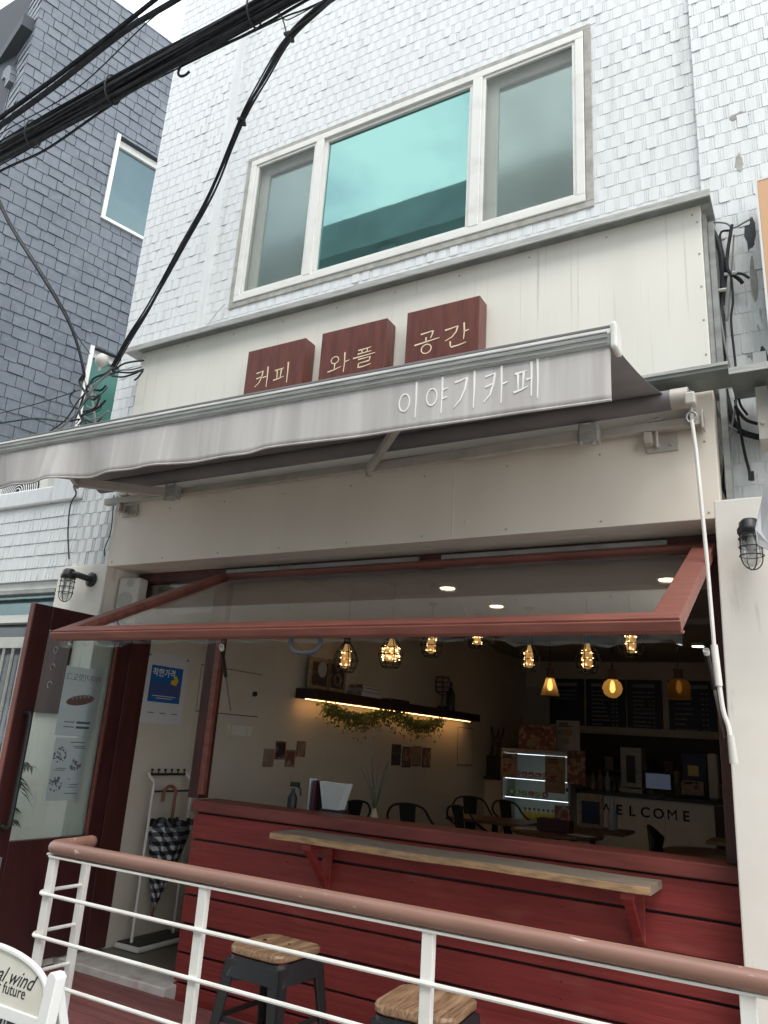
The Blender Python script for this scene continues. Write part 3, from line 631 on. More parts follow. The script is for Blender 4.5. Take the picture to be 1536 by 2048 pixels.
SGN = [('keo pi', (497, 705), (612, 677), (507, 779), (578, 770), (510, 738), 'brown square sign block leftmost of the three, carved with two cream Hangul syllables for coffee'),
       ('wa peul', (645, 665), (775, 635), (655, 750), (748, 738), (660, 710), 'middle one of the three brown square sign blocks, lettered waffle in cream Hangul'),
       ('gong gan', (815, 622), (960, 587), (828, 712), (937, 696), (838, 664), 'rightmost and highest looking of the three brown square sign blocks on the cream band')]
for k, (syl, tl, tr, lb, rb, lt, lab) in enumerate(SGN):
    a, b = ay(*tl, -.12), ay(*tr, -.12); zt = 3.957; wdt = b.x-a.x
    t = thing('sign_block', lab, 'sign', ((a.x+b.x)/2, -.06, zt-wdt), group='brown square sign blocks above the awning')
    MB().box((a.x, -.12, zt-.50), (b.x, -.012, zt)).build('block', 'rednavy', t, bevel=.004)
    MB().box((a.x+.04, -.0118, zt-.46), (b.x-.04, -.0005, zt-.04)).build('mounting_plate', 'steel', t)
    for g1 in sline(lb, rb, lt, -.12, syl.split(), gap=.16):
        mb = MB(); glyphs(mb, [g1], lambda x, z, d: (x, -.12-d, z), 0, .002, w=.050); mb.build('letter', 'gold', t)
mb = MB(); a, b = ay(793, 845, YA-.03), ay(1078, 800, YA-.03); c = ay(1068, 752, YA-.03); h = .150
z0 = a.z+.008; gw = .094; n5 = 5; step = (b.x-a.x-gw)/4
for g1 in [(g, a.x+i*step, z0+(.0)*i, gw, h) for i, g in enumerate(('i', 'ya', 'gi', 'ka', 'pe'))]:
    mb = MB(); glyphs(mb, [g1], lambda x, z, d: (x, vy(x, (fz(x)-.03-z)/(fz(x)-.03-vbz(x)))-.001-d, z), 0, .0015, w=.043)
    mb.build('letter', 'print', val)

# ---- ledge
LD = thing('bar_ledge', 'long weathered plank ledge on red brackets along the red siding', 'shelf', (-1.65, .08, .8))
la, lb_ = -2.655, -.70
mb = MB(); n = 30; top = []
prof = []
for i in range(n+1):
    x = la+(lb_-la)*i/n; prof.append((x, -.055+.006*math.sin(i*.8)+.004*rnd.random(), 1.006+.002*math.sin(i*.4)))
vs = []
for (x, y, z) in prof: vs += [(x, y, z-.034), (x, y, z), (x, .194, z+.0), (x, .194, z-.034)]
mb.add(vs, [(i*4+k, i*4+(k+1) % 4, i*4+4+(k+1) % 4, i*4+4+k) for i in range(n) for k in range(4)]+[(0, 3, 2, 1), (n*4, n*4+1, n*4+2, n*4+3)])
board = mb.build('board', 'ledge', LD)
mb = MB(); vs = []
for (x, y, z) in prof: vs += [(x, y-.0045, z-.031), (x, y-.0045, z-.005), (x, y-.0005, z-.003), (x, y-.0005, z-.033)]
mb.add(vs, [(i*4+k, i*4+(k+1) % 4, i*4+4+(k+1) % 4, i*4+4+k) for i in range(n) for k in range(4)]); mb.build('raw_edge', 'ledgeedge', board)
for x in (-2.43, -.80):
    mb = MB(); mb.box((x-.028, .172, .74), (x+.028, .194, .970)); mb.box((x-.028, -.035, .940), (x+.028, .172, .970))
    mb.prism([(-.03, .940), (.012, .940), (.172, .782), (.172, .742)], lambda a, b, d: (x+d, a, b), -.02, .02)
    mb.build('bracket', 'siding', LD, bevel=.003)

# ---- railing
RL = thing('railing', 'white metal railing with a thick reddish brown wooden handrail in front of the deck', 'railing', (-1.5, -1.27, 0))
YR = -1.27; RX0 = -2.86; hr = .0265
zc = 1.0
ret = [(-2.90, -1.02, zc), (-2.885, -1.10, zc), (-2.872, -1.20, zc), (-2.86, -1.25, zc), (-2.82, -1.268, zc), (-2.70, YR, zc), (-2.0, YR, zc), (-1.1, YR-.004, zc), (.1, YR-.01, zc-.002)]
pp = curve(ret[:6], 5)+[Vector(p) for p in ret[6:]]
rr = [hr]*len(pp); rr[0] = hr*.55; 
pp2 = [pp[0]+Vector((0, .012, 0))]+pp; MB().tube(pp2, [hr*.4]+[hr*.85]+rr[1:], 20).build('handrail', 'handrail', RL, smooth=True)
zb = zc-hr-.003
mb = MB().box((-2.85, YR-.017, zb-.008), (.1, YR+.017, zb)).box((-2.905, -1.252, zb-.008), (-2.871, -1.03, zb)); mb.build('flat_bar', 'whitemetal', RL, bevel=.0015)
for x in (-2.83, -2.01, -1.112, -.236):
    MB().box((x-.019, YR-.012, -.03), (x+.019, YR+.012, zb-.008)).box((x-.05, YR-.04, .0555), (x+.05, YR+.04, .063)).build('post', 'whitemetal', RL, bevel=.002)
MB().box((-2.906, -1.06, -.03), (-2.87, -1.036, zb-.008)).build('post', 'whitemetal', RL, bevel=.002)
for z in (.828, .675, .527, .378, .228, .085):
    pts = curve([(-2.888, -1.03, z), (-2.888, -1.20, z), (-2.885, -1.25, z), (-2.85, -1.287, z), (-2.80, -1.287, z)], 5)+[Vector((.1, -1.287, z))]
    MB().tube(pts, .0075, 8).build('rod', 'whitemetal', RL, smooth=True)

# ---- stools
def stool(label, loc, rz, first=None):
    if first:
        o = copy_tree(first); o.location = loc; o.rotation_euler = (0, 0, rz); o['label'] = label; return o
    t = thing('stool', label, 'stool', loc, group='black metal stools with wooden seats', local=True); t.rotation_euler = (0, 0, rz)
    H = .575; s = .152
    # seat: rounded square, slightly dished, with grain
    def rsq(r, hs, n=6):
        out = []
        for cx, cy, a0 in ((hs-r, hs-r, 0), (-hs+r, hs-r, 90), (-hs+r, -hs+r, 180), (hs-r, -hs+r, 270)):
            for k in range(n+1): a = R(a0+90*k/n); out.append((cx+r*math.cos(a), cy+r*math.sin(a)))
        return out
    mb = MB(); rings = []
    for hs, z in ((s-.008, H-.034), (s, H-.028), (s+.001, H-.012), (s-.004, H-.003), (s-.014, H), (s-.06, H-.003), (s-.12, H-.005)):
        r = min(.055, hs*.8); rings.append([(a, b, z+(.003*(abs(a)/s)**2)) for a, b in rsq(r, hs)])
    n = len(rings[0]); vs = [p for rg in rings for p in rg]
    mb.add(vs, [(i*n+k, i*n+(k+1) % n, (i+1)*n+(k+1) % n, (i+1)*n+k) for i in range(len(rings)-1) for k in range(n)]+[tuple(reversed(range(n))), tuple(range((len(rings)-1)*n, len(rings)*n))])
    mb.build('seat', 'seat', t, smooth=True)
    # black pressed steel collar
    mb = MB(); a_, b_ = rsq(.045, s-.006), rsq(.045, s+.008); n = len(a_)
    vs = [(x, y, H-.036) for x, y in a_]+[(x, y, H-.115) for x, y in b_]+[(x*.965, y*.965, H-.105) for x, y in b_]+[(x*.965, y*.965, H-.040) for x, y in a_]
    mb.add(vs, [(r_*n+k, r_*n+(k+1) % n, ((r_+1) % 4)*n+(k+1) % n, ((r_+1) % 4)*n+k) for r_ in range(4) for k in range(n)]); mb.build('collar', 'black', t, smooth=True)
    for sx, sy in ((1, 1), (-1, 1), (-1, -1), (1, -1)):
        # folded channel leg: L section flaring outwards
        mb = MB(); top, bot = s-.002, s+.055; zt, z0 = H-.05, 0; w1, w0 = .062, .034
        for (dx, dy) in ((1, 0), (0, 1)):
            P = []
            for zz, c, w in ((zt, top, w1), (z0, bot, w0)):
                ex = Vector((sx*c, sy*c, zz)); off = Vector((-sx*w*dx, -sy*w*dy, 0)); inn = Vector((-sx*.010*dy, -sy*.010*dx, 0))
                P += [ex, ex+off, ex+off+inn, ex+inn]
            mb.add(P, [(0, 1, 5, 4), (1, 2, 6, 5), (2, 3, 7, 6), (3, 0, 4, 7), (0, 3, 2, 1), (4, 5, 6, 7)])
        lg = mb.build('leg', 'black', t, bevel=.003)
        MB().obox((sx*(bot-.012), sy*(bot-.012), .008), (.020, 0, 0), (0, .020, 0), (0, 0, .009)).build('foot_cap', 'blackp', lg, bevel=.003)
    q = s+.02
    for a, b in (((q, q), (q, -q)), ((q, -q), (-q, -q)), ((-q, -q), (-q, q)), ((-q, q), (q, q))):
        MB().bar((a[0]*.93, a[1]*.93, .30), (b[0]*.93, b[1]*.93, .30), .006, .022).build('stretcher', 'black', t)
    MB().bar((s-.03, s-.03, H-.13), (-s+.03, -s+.03, H-.13), .006, .02).bar((-s+.03, s-.03, H-.137), (s-.03, -s+.03, H-.137), .006, .02).build('cross_brace', 'black', t)
    return t
st1 = stool('stool with a knotty wooden seat, nearer the doorway and fully above the photo edge', (-2.19, -.55, .055), R(-3))
st2 = stool('black metal stool with a streaky wooden seat cut off by the bottom of the photo', (-1.345, -.78, .055), R(4), st1)
MB().lathe([(.010, 0), (.009, .0008)], (-.085, .02, .5760), 10).lathe([(.007, 0), (.006, .0008)], (.03, .05, .5735), 10).build('wood_knot', 'darkwood', [c for c in kids(st1) if c.name.startswith('seat')][0])

# ---- bulkhead cage lamps
def cage_lamp(label, p, side, s=1.0):
    """p: centre of the glass on the wall plane side; arm from the wall"""
    t = thing('wall_lamp', label, 'wall lamp', p, group='black cage wall lamps')
    x, y, z = p
    if side: wx = x+.115*s                      # wall plate beside (arm seen from the side)
    else: wx = x
    MB().lathe([(.052*s, 0), (.052*s, .014*s), (.040*s, .022*s), (.0, .023*s)], (wx, -.0005, z+.055*s), 20, (0, -1, 0)).build('wall_plate', 'black', t, smooth=True)
    MB().tube(curve([(wx, -.01, z+.055*s), (wx, -.05, z+.058*s), ((x+wx)/2, y+.01, z+.075*s), (x, y, z+.07*s)], 5), .022*s, 12).build('arm', 'black', t, smooth=True)
    MB().lathe([(.050*s, .045*s), (.054*s, .052*s), (.054*s, .070*s), (.046*s, .082*s), (.044*s, .10*s), (.030*s, .115*s), (.0, .118*s)], p, 20).build('cap', 'black', t, smooth=True)
    MB().lathe([(.0, -.105*s), (.020*s, -.100*s), (.034*s, -.082*s), (.040*s, -.055*s), (.040*s, .046*s), (.0, .046*s)], p, 20).build('glass', 'lampglass', t, smooth=True)
    MB().lathe([(.0, -.035*s), (.018*s, -.02*s), (.022*s, .0), (.012*s, .03*s), (.012*s, .045*s)], p, 12).build('bulb', 'pvc', t, smooth=True)
    mb = MB()
    for zz in (.025, -.015, -.055):
        mb.tube([(x+.050*s*math.cos(k*math.pi/12), y+.050*s*math.sin(k*math.pi/12), z+zz*s) for k in range(24)], .0028*s, 6, closed=True)
    for k in range(2):
        an = math.pi*k/2+.5; c, s2 = math.cos(an), math.sin(an); pr = [(.048, .05), (.048, -.06)]+[(.048*math.cos(q*math.pi/12), -.06-.058*math.sin(q*math.pi/12)) for q in range(1, 12)]+[(-.048, -.06), (-.048, .05)]
        mb.tube([(x+r*c*s, y+r*s2*s, z+h*s) for r, h in pr], .0030*s, 6)
    mb.build('cage', 'black', t, smooth=True)
    return t
lp = ay(134, 1170, -.11); cage_lamp('black cage wall lamp on the left white pillar above the open door', (lp.x, -.11, lp.z), True, 1.0)
lp = ay(1502, 1088, -.12); cage_lamp('black cage wall lamp on the right white pillar at the edge of the photo', (lp.x, -.12, lp.z), False, .95)

# ---- loudspeaker on the reveal beside the transom
s0 = ax(254, 1187, -4.27)
SPK = thing('loudspeaker', 'small off-white wall loudspeaker in the corner above the doorway', 'loudspeaker', (-4.30, s0.y, s0.z))
sc_ = ay(254, 1188, .12); c = Vector((sc_.x, .12, sc_.z)); e1 = Vector((.98, .18, 0)).normalized(); e3 = Vector((0, 0, 1)); e2_ = e1.cross(e3)
MB().obox(c+Vector((0, .045, 0)), e1*.088, Vector((-.18, .98, 0)).normalized()*.055, e3*.120).build('cabinet', 'speaker', SPK, bevel=.02)
fr = c+Vector((.0, -.012, 0)); fnn = Vector((.18, -.98, 0)).normalized()
mb = MB().lathe([(.060, 0), (.060, .0035), (.054, .004), (.052, .002), (.0, .0015)], fr+Vector((0, 0, -.045)), 28, fnn).lathe([(.028, 0), (.028, .0035), (.024, .004), (.0, .003)], fr+e1*.025+Vector((0, 0, .075)), 20, fnn)
mb.build('speaker_cone', 'grille', SPK, smooth=True)
MB().obox(fr+Vector((0, 0, -.104)), e1*.010, fnn*.0025, e3*.005).build('badge', 'steel', SPK)
MB().bar(c+Vector((-.03, .09, 0)), (-4.345, .23, s0.z), .03, .05).build('bracket', 'speaker', SPK)

# ---- annex building on the left
AN = thing('annex_building', 'low white tiled annex with a barred window left of the cafe door', 'building', (-6.5, .2, 0))
ax1, ax0 = -4.865, -9.5; awx = ay(115, 1155, 0).x; wz1 = ay(0, 1165, 0).z
mb = MB().box((ax0, .03, wz1), (XL-.002, .30, 3.12)).box((ax0, .03, -.12), (ax0+.5, .30, wz1)).box((awx+.0, .03, -.12), (ax1, .30, wz1)).box((ax0+.5, .03, -.12), (awx, .30, .75))
an = mb.build('wall', 'grout', AN)
mb = MB(); r = random.Random(11); fa = lambda x, z, d: (x, .03-d, z)
z = wz1+.002; k = 0
while z < 3.10:
    zt = min(z+.098, 3.12); x = ax0
    while x < XL:
        w_ = .030+r.random()*.006; x2 = min(x+w_, XL-.003)
        if not (x < -4.352 and x2 > -4.87 and z < 2.60 and False):
            d1 = .004+r.random()*.005; c = .003
            if x2-x > .01:
                vs = [fa(x, z, 0), fa(x2, z, 0), fa(x2, zt-.003, 0), fa(x, zt-.003, 0), fa(x, z, d1), fa(x2, z, d1+r.random()*.002), fa(x2, zt-.003, .002), fa(x, zt-.003, .002)]
                mb.add(vs, [(4, 5, 6, 7), (0, 1, 5, 4), (1, 2, 6, 5), (2, 3, 7, 6), (3, 0, 4, 7)])
        x += w_+(.004 if r.random() < .4 else .0015)
    z += .1; k += 1
mb.build('wall_tiles', 'tile', an)
mb = MB().box((ax0, -.005, 3.122), (-5.13, .34, 3.262)).box((-5.128, -.003, 3.122), (XL-.01, .33, 3.37)); mb.build('parapet_cap', 'tile', an, bevel=.015)
mb = MB(); tile_field(mb, lambda x, z, d: (x, .028-d, z), XL, -4.37, 2.60, 3.45, seed=31, pw=.09, ph=.1, face=.06); mb.build('pier_tiles', 'tile', WB)
box((XL, .03, 2.6), (-4.37, .15, 3.45)).build('pier', 'grout', WB)
box((ax0, .30, 3.0), (XL-.01, 6, 3.10)).build('roof', 'mortar', AN)
# its window
mb = MB().box((ax0+.5, .10, .75), (awx, .28, .80)); mb.build('window_sill', 'mortar', AN)
zA, zB_ = ay(0, 1240, .08).z, ay(0, 1290, .05).z
wn = MB().box((ax0+.5, .06, zA-.03), (awx-.002, .14, zA+.03)).box((awx-.05, .07, .80), (awx-.002, .14, zA-.03)).box((ax0+.5, .05, wz1-.06), (awx-.002, .16, wz1-.002)).build('window', 'pvc', AN, bevel=.003)
box((ax0+.5, .16, .80), (awx, .17, zA)).build('pane', 'bluepane', wn); box((ax0+.5, .16, zA), (awx, .17, wz1-.06)).build('pane', 'darkpane', wn)
mb = MB().box((ax0+.5, .0, wz1-.10), (awx-.004, .05, wz1-.075)); mb.build('shutter_rail', 'steel', wn)
gr = MB().box((ax0+.5, -.035, zB_-.035), (awx-.03, -.005, zB_+.045)).box((ax0+.5, -.035, .85), (awx-.03, -.005, .89)).build('window_grille', 'chromeb', wn, bevel=.002)
x = awx-.10; i = 0
while x > -8:
    b_ = MB().tube([(x, -.02, .87), (x, -.02, zB_-.03)], .013, 10)
    for zz in (1.52, 1.545, 1.57, 1.35, 1.375, 1.40, 1.42): b_.tube([(x, -.02, zz), (x, -.02, zz+.008)], .016, 10)
    b_.build('bar', 'chromeb', gr, smooth=True); x -= .105; i += 1
    if i > 24: break
# ---- outdoor unit on the annex roof
acp = ay(45, 970, .45)
AC = thing('air_conditioner', 'outdoor air conditioner unit with a round fan grille behind the annex parapet', 'air conditioner', (acp.x, .6, 3.1))
MB().box((acp.x-.42, .45, 3.16), (acp.x+.34, .80, 3.75)).build('casing', 'speaker', AC, bevel=.015)
mb = MB(); cc = Vector((acp.x-.02, .438, 3.46))
for k in range(9): mb.tube([cc+Vector(((.04+k*.027)*math.cos(a*math.pi/16), -.004*(9-k)*.3, (.04+k*.027)*math.sin(a*math.pi/16))) for a in range(32)], .004, 5, closed=True)
mb.build('fan_grille', 'white', AC, smooth=True)
MB().lathe([(.27, 0), (.27, .003)], cc+Vector((0, .012, 0)), 32, (0, -1, 0)).build('fan_opening', 'black', AC)
MB().box((acp.x-.38, .5, 3.10), (acp.x-.30, .75, 3.16)).box((acp.x+.2, .5, 3.10), (acp.x+.28, .75, 3.16)).build('foot', 'black', AC)

# ---- dark slate building behind
DB = thing('slate_building', 'tall blue-grey slate clad building behind the cafe on the left', 'building', (-13, 5, -.12))
P0 = Vector((-10.95, 2.0, 0)); D = Vector((.265, .964, 0)).normalized(); N = Vector((.964, -.265, 0)).normalized()
fd = lambda s, z, d: tuple(P0+D*s+N*d+Vector((0, 0, z)))
fl = lambda s, z, d: tuple(P0-N*s-D*d+Vector((0, 0, z)))
def slates(mb, fn, s0, s1, z0, z1, holes, seed):
    r = random.Random(seed); j = 0; z = z0
    while z < z1:
        ph = .205; s = s0-(j % 2)*.11
        while s < s1:
            w_ = .17+r.random()*.10; a, b = max(s, s0), min(s+w_-.010, s1); low = z+(r.random()-.5)*.03; top = min(z+ph, z1)
            if b-a > .02:
                segs = [(a, b, low, top)]
                for (h0, h1, h2, h3) in holes:
                    ns = []
                    for (p, q, l_, t_) in segs:
                        if q <= h0 or p >= h1 or t_ <= h2 or l_ >= h3: ns.append((p, q, l_, t_)); continue
                        if p < h0: ns.append((p, h0, l_, t_))
                        if q > h1: ns.append((h1, q, l_, t_))
                        if l_ < h2: ns.append((max(p, h0), min(q, h1), l_, h2))
                        if t_ > h3: ns.append((max(p, h0), min(q, h1), h3, t_))
                    segs = ns
                for (p, q, l_, t_) in segs:
                    d1 = .012+r.random()*.012; d2 = .006
                    mb.add([fn(p, l_, 0), fn(q, l_, 0), fn(q, t_, 0), fn(p, t_, 0), fn(p, l_, d1), fn(q, l_, d1), fn(q, t_, d2), fn(p, t_, d2)], [(4, 5, 6, 7), (0, 1, 5, 4), (1, 2, 6, 5), (2, 3, 7, 6), (3, 0, 4, 7)])
            s += w_
        z += ph; j += 1
TZ = 14.72
holes = [(1.70, 3.6, 10.16, 11.95), (1.96, 3.6, 5.6, 7.68)]
mb = MB()
def slab(mb, s0, s1, z0, z1, d=-.35): 
    v = [fd(s0, z0, 0), fd(s1, z0, 0), fd(s1, z1, 0), fd(s0, z1, 0), fd(s0, z0, d), fd(s1, z0, d), fd(s1, z1, d), fd(s0, z1, d)]
    mb.add(v, [(0, 1, 2, 3), (4, 7, 6, 5), (0, 4, 5, 1), (1, 5, 6, 2), (2, 6, 7, 3), (3, 7, 4, 0)])
slab(mb, 0, 1.70, -.12, TZ); slab(mb, 3.6, 7, -.12, TZ); slab(mb, 1.70, 3.6, 11.95, TZ); slab(mb, 1.7, 3.6, 7.68, 10.16); slab(mb, 1.7, 3.6, -.12, 5.6); slab(mb, 1.70, 1.96, 5.6, 7.68)
v = [fl(.0, -.12, 0), fl(6, -.12, 0), fl(6, 17, 0), fl(.0, 17, 0), fl(0, -.12, -7), fl(6, -.12, -7), fl(6, 17, -7), fl(0, 17, -7)]
dbw = mb.build('wall', 'slategap', DB)
mb = MB().box((-17, 2.2, -.12), (-11.4, 9, TZ-.1)); mb.build('wall', 'slategap', DB)
mb = MB()
v = [fl(.0, -.12, 0), fl(6.2, -.12, 0), fl(6.2, TZ, 0), fl(0, TZ, 0), fl(0, -.12, -.3), fl(6.2, -.12, -.3), fl(6.2, TZ, -.3), fl(0, TZ, -.3)]
mb.add(v, [(0, 3, 2, 1), (4, 5, 6, 7), (0, 1, 5, 4), (1, 2, 6, 5), (2, 3, 7, 6), (3, 0, 4, 7)]); mb.build('wall', 'slategap', DB)
mb = MB(); slates(mb, fd, 0, 4.6, 3.2, TZ, holes, 8); mb.build('slates', 'slate', dbw)
mb = MB(); slates(mb, fl, 0, 3.2, 7.5, TZ, [(.62, 1.7, 8.9, 12.75)], 9); mb.build('slates', 'slate', dbw)
# dark lintel and arched opening on the street side
mb = MB(); mb.add([fl(.10, 13.0, .0), fl(2.2, 13.0, .0), fl(2.2, 13.25, .0), fl(.10, 13.25, .0), fl(.10, 13.0, .20), fl(2.2, 13.0, .20), fl(2.2, 13.25, .20), fl(.10, 13.25, .20)], [(4, 5, 6, 7), (0, 1, 5, 4), (1, 2, 6, 5), (2, 3, 7, 6), (3, 0, 4, 7)])
mb.build('string_course', 'slategap', DB)
def arch(cx, zc, r, w, fn, mb, d=.10):
    for k in range(11):
        a0, a1 = math.pi*k/11+.02, math.pi*(k+1)/11-.02
        q = [(cx+rr_*math.cos(a), zc+rr_*math.sin(a)) for rr_, a in ((r, a0), (r+w, a0), (r+w, a1), (r, a1))]
        mb.prism(q, fn, 0, d)
mb = MB(); arch(1.15, 12.1, .45, .22, fl, mb); mb.build('arch_stones', 'slate', DB)
mb = MB(); mb.prism([(1.15+.45*math.cos(math.pi*k/12), 12.1+.45*math.sin(math.pi*k/12)) for k in range(13)]+[(.70, 8.9), (1.60, 8.9)], fl, -.05, .01); mb.build('arched_window', 'bluepane', DB)
# side windows of the slate building
for (s0, s1, z0, z1, gl, lab) in ((1.70, 3.6, 10.16, 11.95, 'darkpane', 'w'), (1.96, 3.6, 5.6, 7.68, 'roofgreen', 'w')):
    mb = MB()
    def fb_(a, b, c, d_, e, f): 
        v = [fd(a, c, e), fd(b, c, e), fd(b, d_, e), fd(a, d_, e), fd(a, c, f), fd(b, c, f), fd(b, d_, f), fd(a, d_, f)]
        mb.add(v, [(0, 3, 2, 1), (4, 5, 6, 7), (0, 1, 5, 4), (1, 2, 6, 5), (2, 3, 7, 6), (3, 0, 4, 7)])
    fb_(s0, s0+.07, z0, z1, -.2, .045); fb_(s0, s1, z0-.06, z0, -.2, .05); fb_(s0+.07, s1, z1-.14, z1, -.24, -.10)
    w_ = mb.build('window', 'pvc', DB, bevel=.004)
    mb = MB(); fb_(s0+.07, s1, z0, z1-.14, -.20, -.15); mb.build('pane', gl, w_)

# ---- building across the street (seen only in the window reflections)
OB = thing('opposite_building', 'pale building across the lane mirrored in the upstairs windows', 'building', (-6, -8.2, -.12))
mb = MB().box((-16, -9.5, -.12), (3.5, -8.1, 10.9)); mb.build('wall', 'oppo', OB)
mb = MB().box((-15, -8.55, 12.05), (-3.3, -8.05, 12.95)); mb.build('roof_slab', 'oppo', OB)
for x in (-14.5, -11, -7.6, -3.9): box((x-.2, -8.5, 10.9), (x+.2, -8.2, 12.05)).build('column', 'oppo', OB)
mb = MB()
for zz in (11.1, 11.3, 11.5): mb.box((-16, -8.16, zz), (3.5, -8.13, zz+.03))
for k in range(26): mb.box((-16+k*.75, -8.16, 10.9), (-15.97+k*.75, -8.13, 11.55))
mb.build('railing', 'black', OB)
mb = MB()
for k in range(6):
    for zz in (1.2, 4.2, 7.4): mb.box((-15+k*3.1, -8.098, zz), (-13.4+k*3.1, -8.06, zz+1.7))
mb.build('windows', 'oppod', OB)

# ---- overhead cables
CG = 'overhead cables crossing the lane'
def cab(name, label, pts, r, n=6, mat='cable', cat='cable', group=None, seg=8):
    o = MB().tube(curve(pts, seg), r, n).build(name, mat, None, smooth=True); tag(o, label, cat, group); return o
YB = -1.25
p0, p1 = ay(-60, 338, YB), ay(640, -50, YB); dr = (p1-p0); p0 = p0-dr*.6; p1 = p1+dr*1.2
BD = thing('cable_bundle', 'thick bundle of black overhead cables running diagonally across the top left', 'cable bundle', tuple((p0+p1)/2))
ro = random.Random(12); offs = [(ro.uniform(-.035, .035), -.085+.175*k/23, ro.choice([.006, .008, .010, .012, .013])) for k in range(24)]
for k, (oy, oz, rad) in enumerate(offs):
    pts = []
    for i in range(13):
        t = i/12; pts.append(p0.lerp(p1, t)+Vector((0, oy+.010*math.sin(i*1.7+k), oz*1.0+.008*math.sin(i*1.3+k*2.1))))
    MB().tube(curve(pts, 4), rad, 7).build('cable', 'cable', BD, smooth=True)
for (u, v) in ((62, 290), (225, 185), (510, 8)):
    c = ay(u, v, YB); t = dr.normalized(); U = t.orthogonal().normalized(); W_ = t.cross(U); 
    tt = (c-p0).dot(t); c = p0+t*tt
    MB().tube([c+(Vector((0, 1, 0))*math.cos(a*math.pi/9)*.062+t.cross(Vector((0, 1, 0)))*math.sin(a*math.pi/9)*.105) for a in range(18)], .0055, 6, closed=True).build('cable_tie', 'cable', BD, smooth=True)
# pair above the bundle
def two(uv, y, ext=.4):
    a, b = ay(*uv[0], y), ay(*uv[-1], y); m = [ay(u, v, y) for u, v in uv]; return [a-(b-a)*ext]+m+[b+(b-a)*ext]
cab('cable', 'upper of two thick black cables above the main bundle', two([(0, 236), (115, 152), (240, 55), (335, -20)], -1.5), .014, cat='cable')
cab('cable', 'lower of two thick black cables above the main bundle', two([(0, 252), (110, 172), (250, 62), (375, -15)], -1.48), .018)
cab('cable', 'thin cable sagging between the upper pair and the main bundle', two([(0, 268), (150, 180), (300, 40), (380, -12)], -1.4), .004)
cab('cable', 'medium black cable leaving the lower side of the bundle with a loop', two([(-5, 345), (90, 300), (200, 225), (300, 160), (400, 110), (500, 65), (640, -15)], -1.2), .009)
cab('cable', 'thin cable running just under the main bundle', two([(0, 330), (120, 262), (250, 190), (380, 125), (560, 38), (650, 0)], -1.22), .005)
c = ay(367, 136, -1.2); cab('cable_loop', 'small cable loop hanging under the main bundle', [c+Vector((.05*math.cos(a*.7), .01*a*.2, .045*math.sin(a*.7))) for a in range(1, 9)], .008)
# drop cables to the tangle
dp = [((700, -30), -1.45), ((640, 15), -1.35), ((578, 72), -1.25), ((530, 155), -1.05), ((482, 243), -.85), ((425, 380), -.62), ((365, 490), -.45), ((300, 610), -.28), ((255, 680), -.18), ((222, 742), -.10)]
DC = thing('drop_cables', 'sheaf of black cables dropping across the white tiles to the corner tangle', 'cable bundle', tuple(ay(425, 380, -.62)))
for k, (dx, dz, rad) in enumerate(((0, 0, .009), (.016, .008, .007), (-.012, .010, .006), (.010, -.016, .005), (-.016, -.010, .0045), (.022, .0, .0035))):
    pts = [ay(u, v, y)+Vector((dx*(1+.5*math.sin(i*1.3+k)), .01*math.sin(i+k*2), dz*(1+.6*math.sin(i*1.1+k*1.7)))) for i, ((u, v), y) in enumerate(dp)]
    MB().tube(curve(pts, 6), rad, 7).build('cable', 'cable', DC, smooth=True)
for (u, v), y in (((578, 74), -1.25), ((483, 243), -.85)):
    c = ay(u, v, y); MB().tube([c+Vector((-.02, -.01, .02)), c+Vector((.03, -.02, 0)), c+Vector((.01, .02, -.02))], .012, 6).build('cable_tie', 'blackp', DC, smooth=True)
mb = MB(); a = ay(556, 18, -1.2); b = ay(573, 66, -1.25); mb.tube(curve([a, ay(566, 40, -1.22), b], 4), .004, 5).tube(curve([ay(550, 20, -1.2), ay(566, 36, -1.22), ay(580, 38, -1.25), ay(640, 6, -1.3)], 4), .003, 5); mb.build('tie_wire', 'cable', DC)
cab('cable', 'black cable hanging down in front of the slate building to the tangle', [ay(-60, 330, -.9), ay(-20, 370, -.8), ay(20, 450, -.7), ay(70, 530, -.6), ay(125, 620, -.45), ay(152, 680, -.35), ay(168, 745, -.25), ay(164, 762, -.2)], .012)
cab('cable', 'thin cable following the hanging black cable by the slate building', [ay(-60, 322, -.9), ay(-18, 364, -.8), ay(22, 446, -.7), ay(72, 525, -.6), ay(128, 617, -.45), ay(150, 665, -.35), ay(180, 708, -.25)], .004)
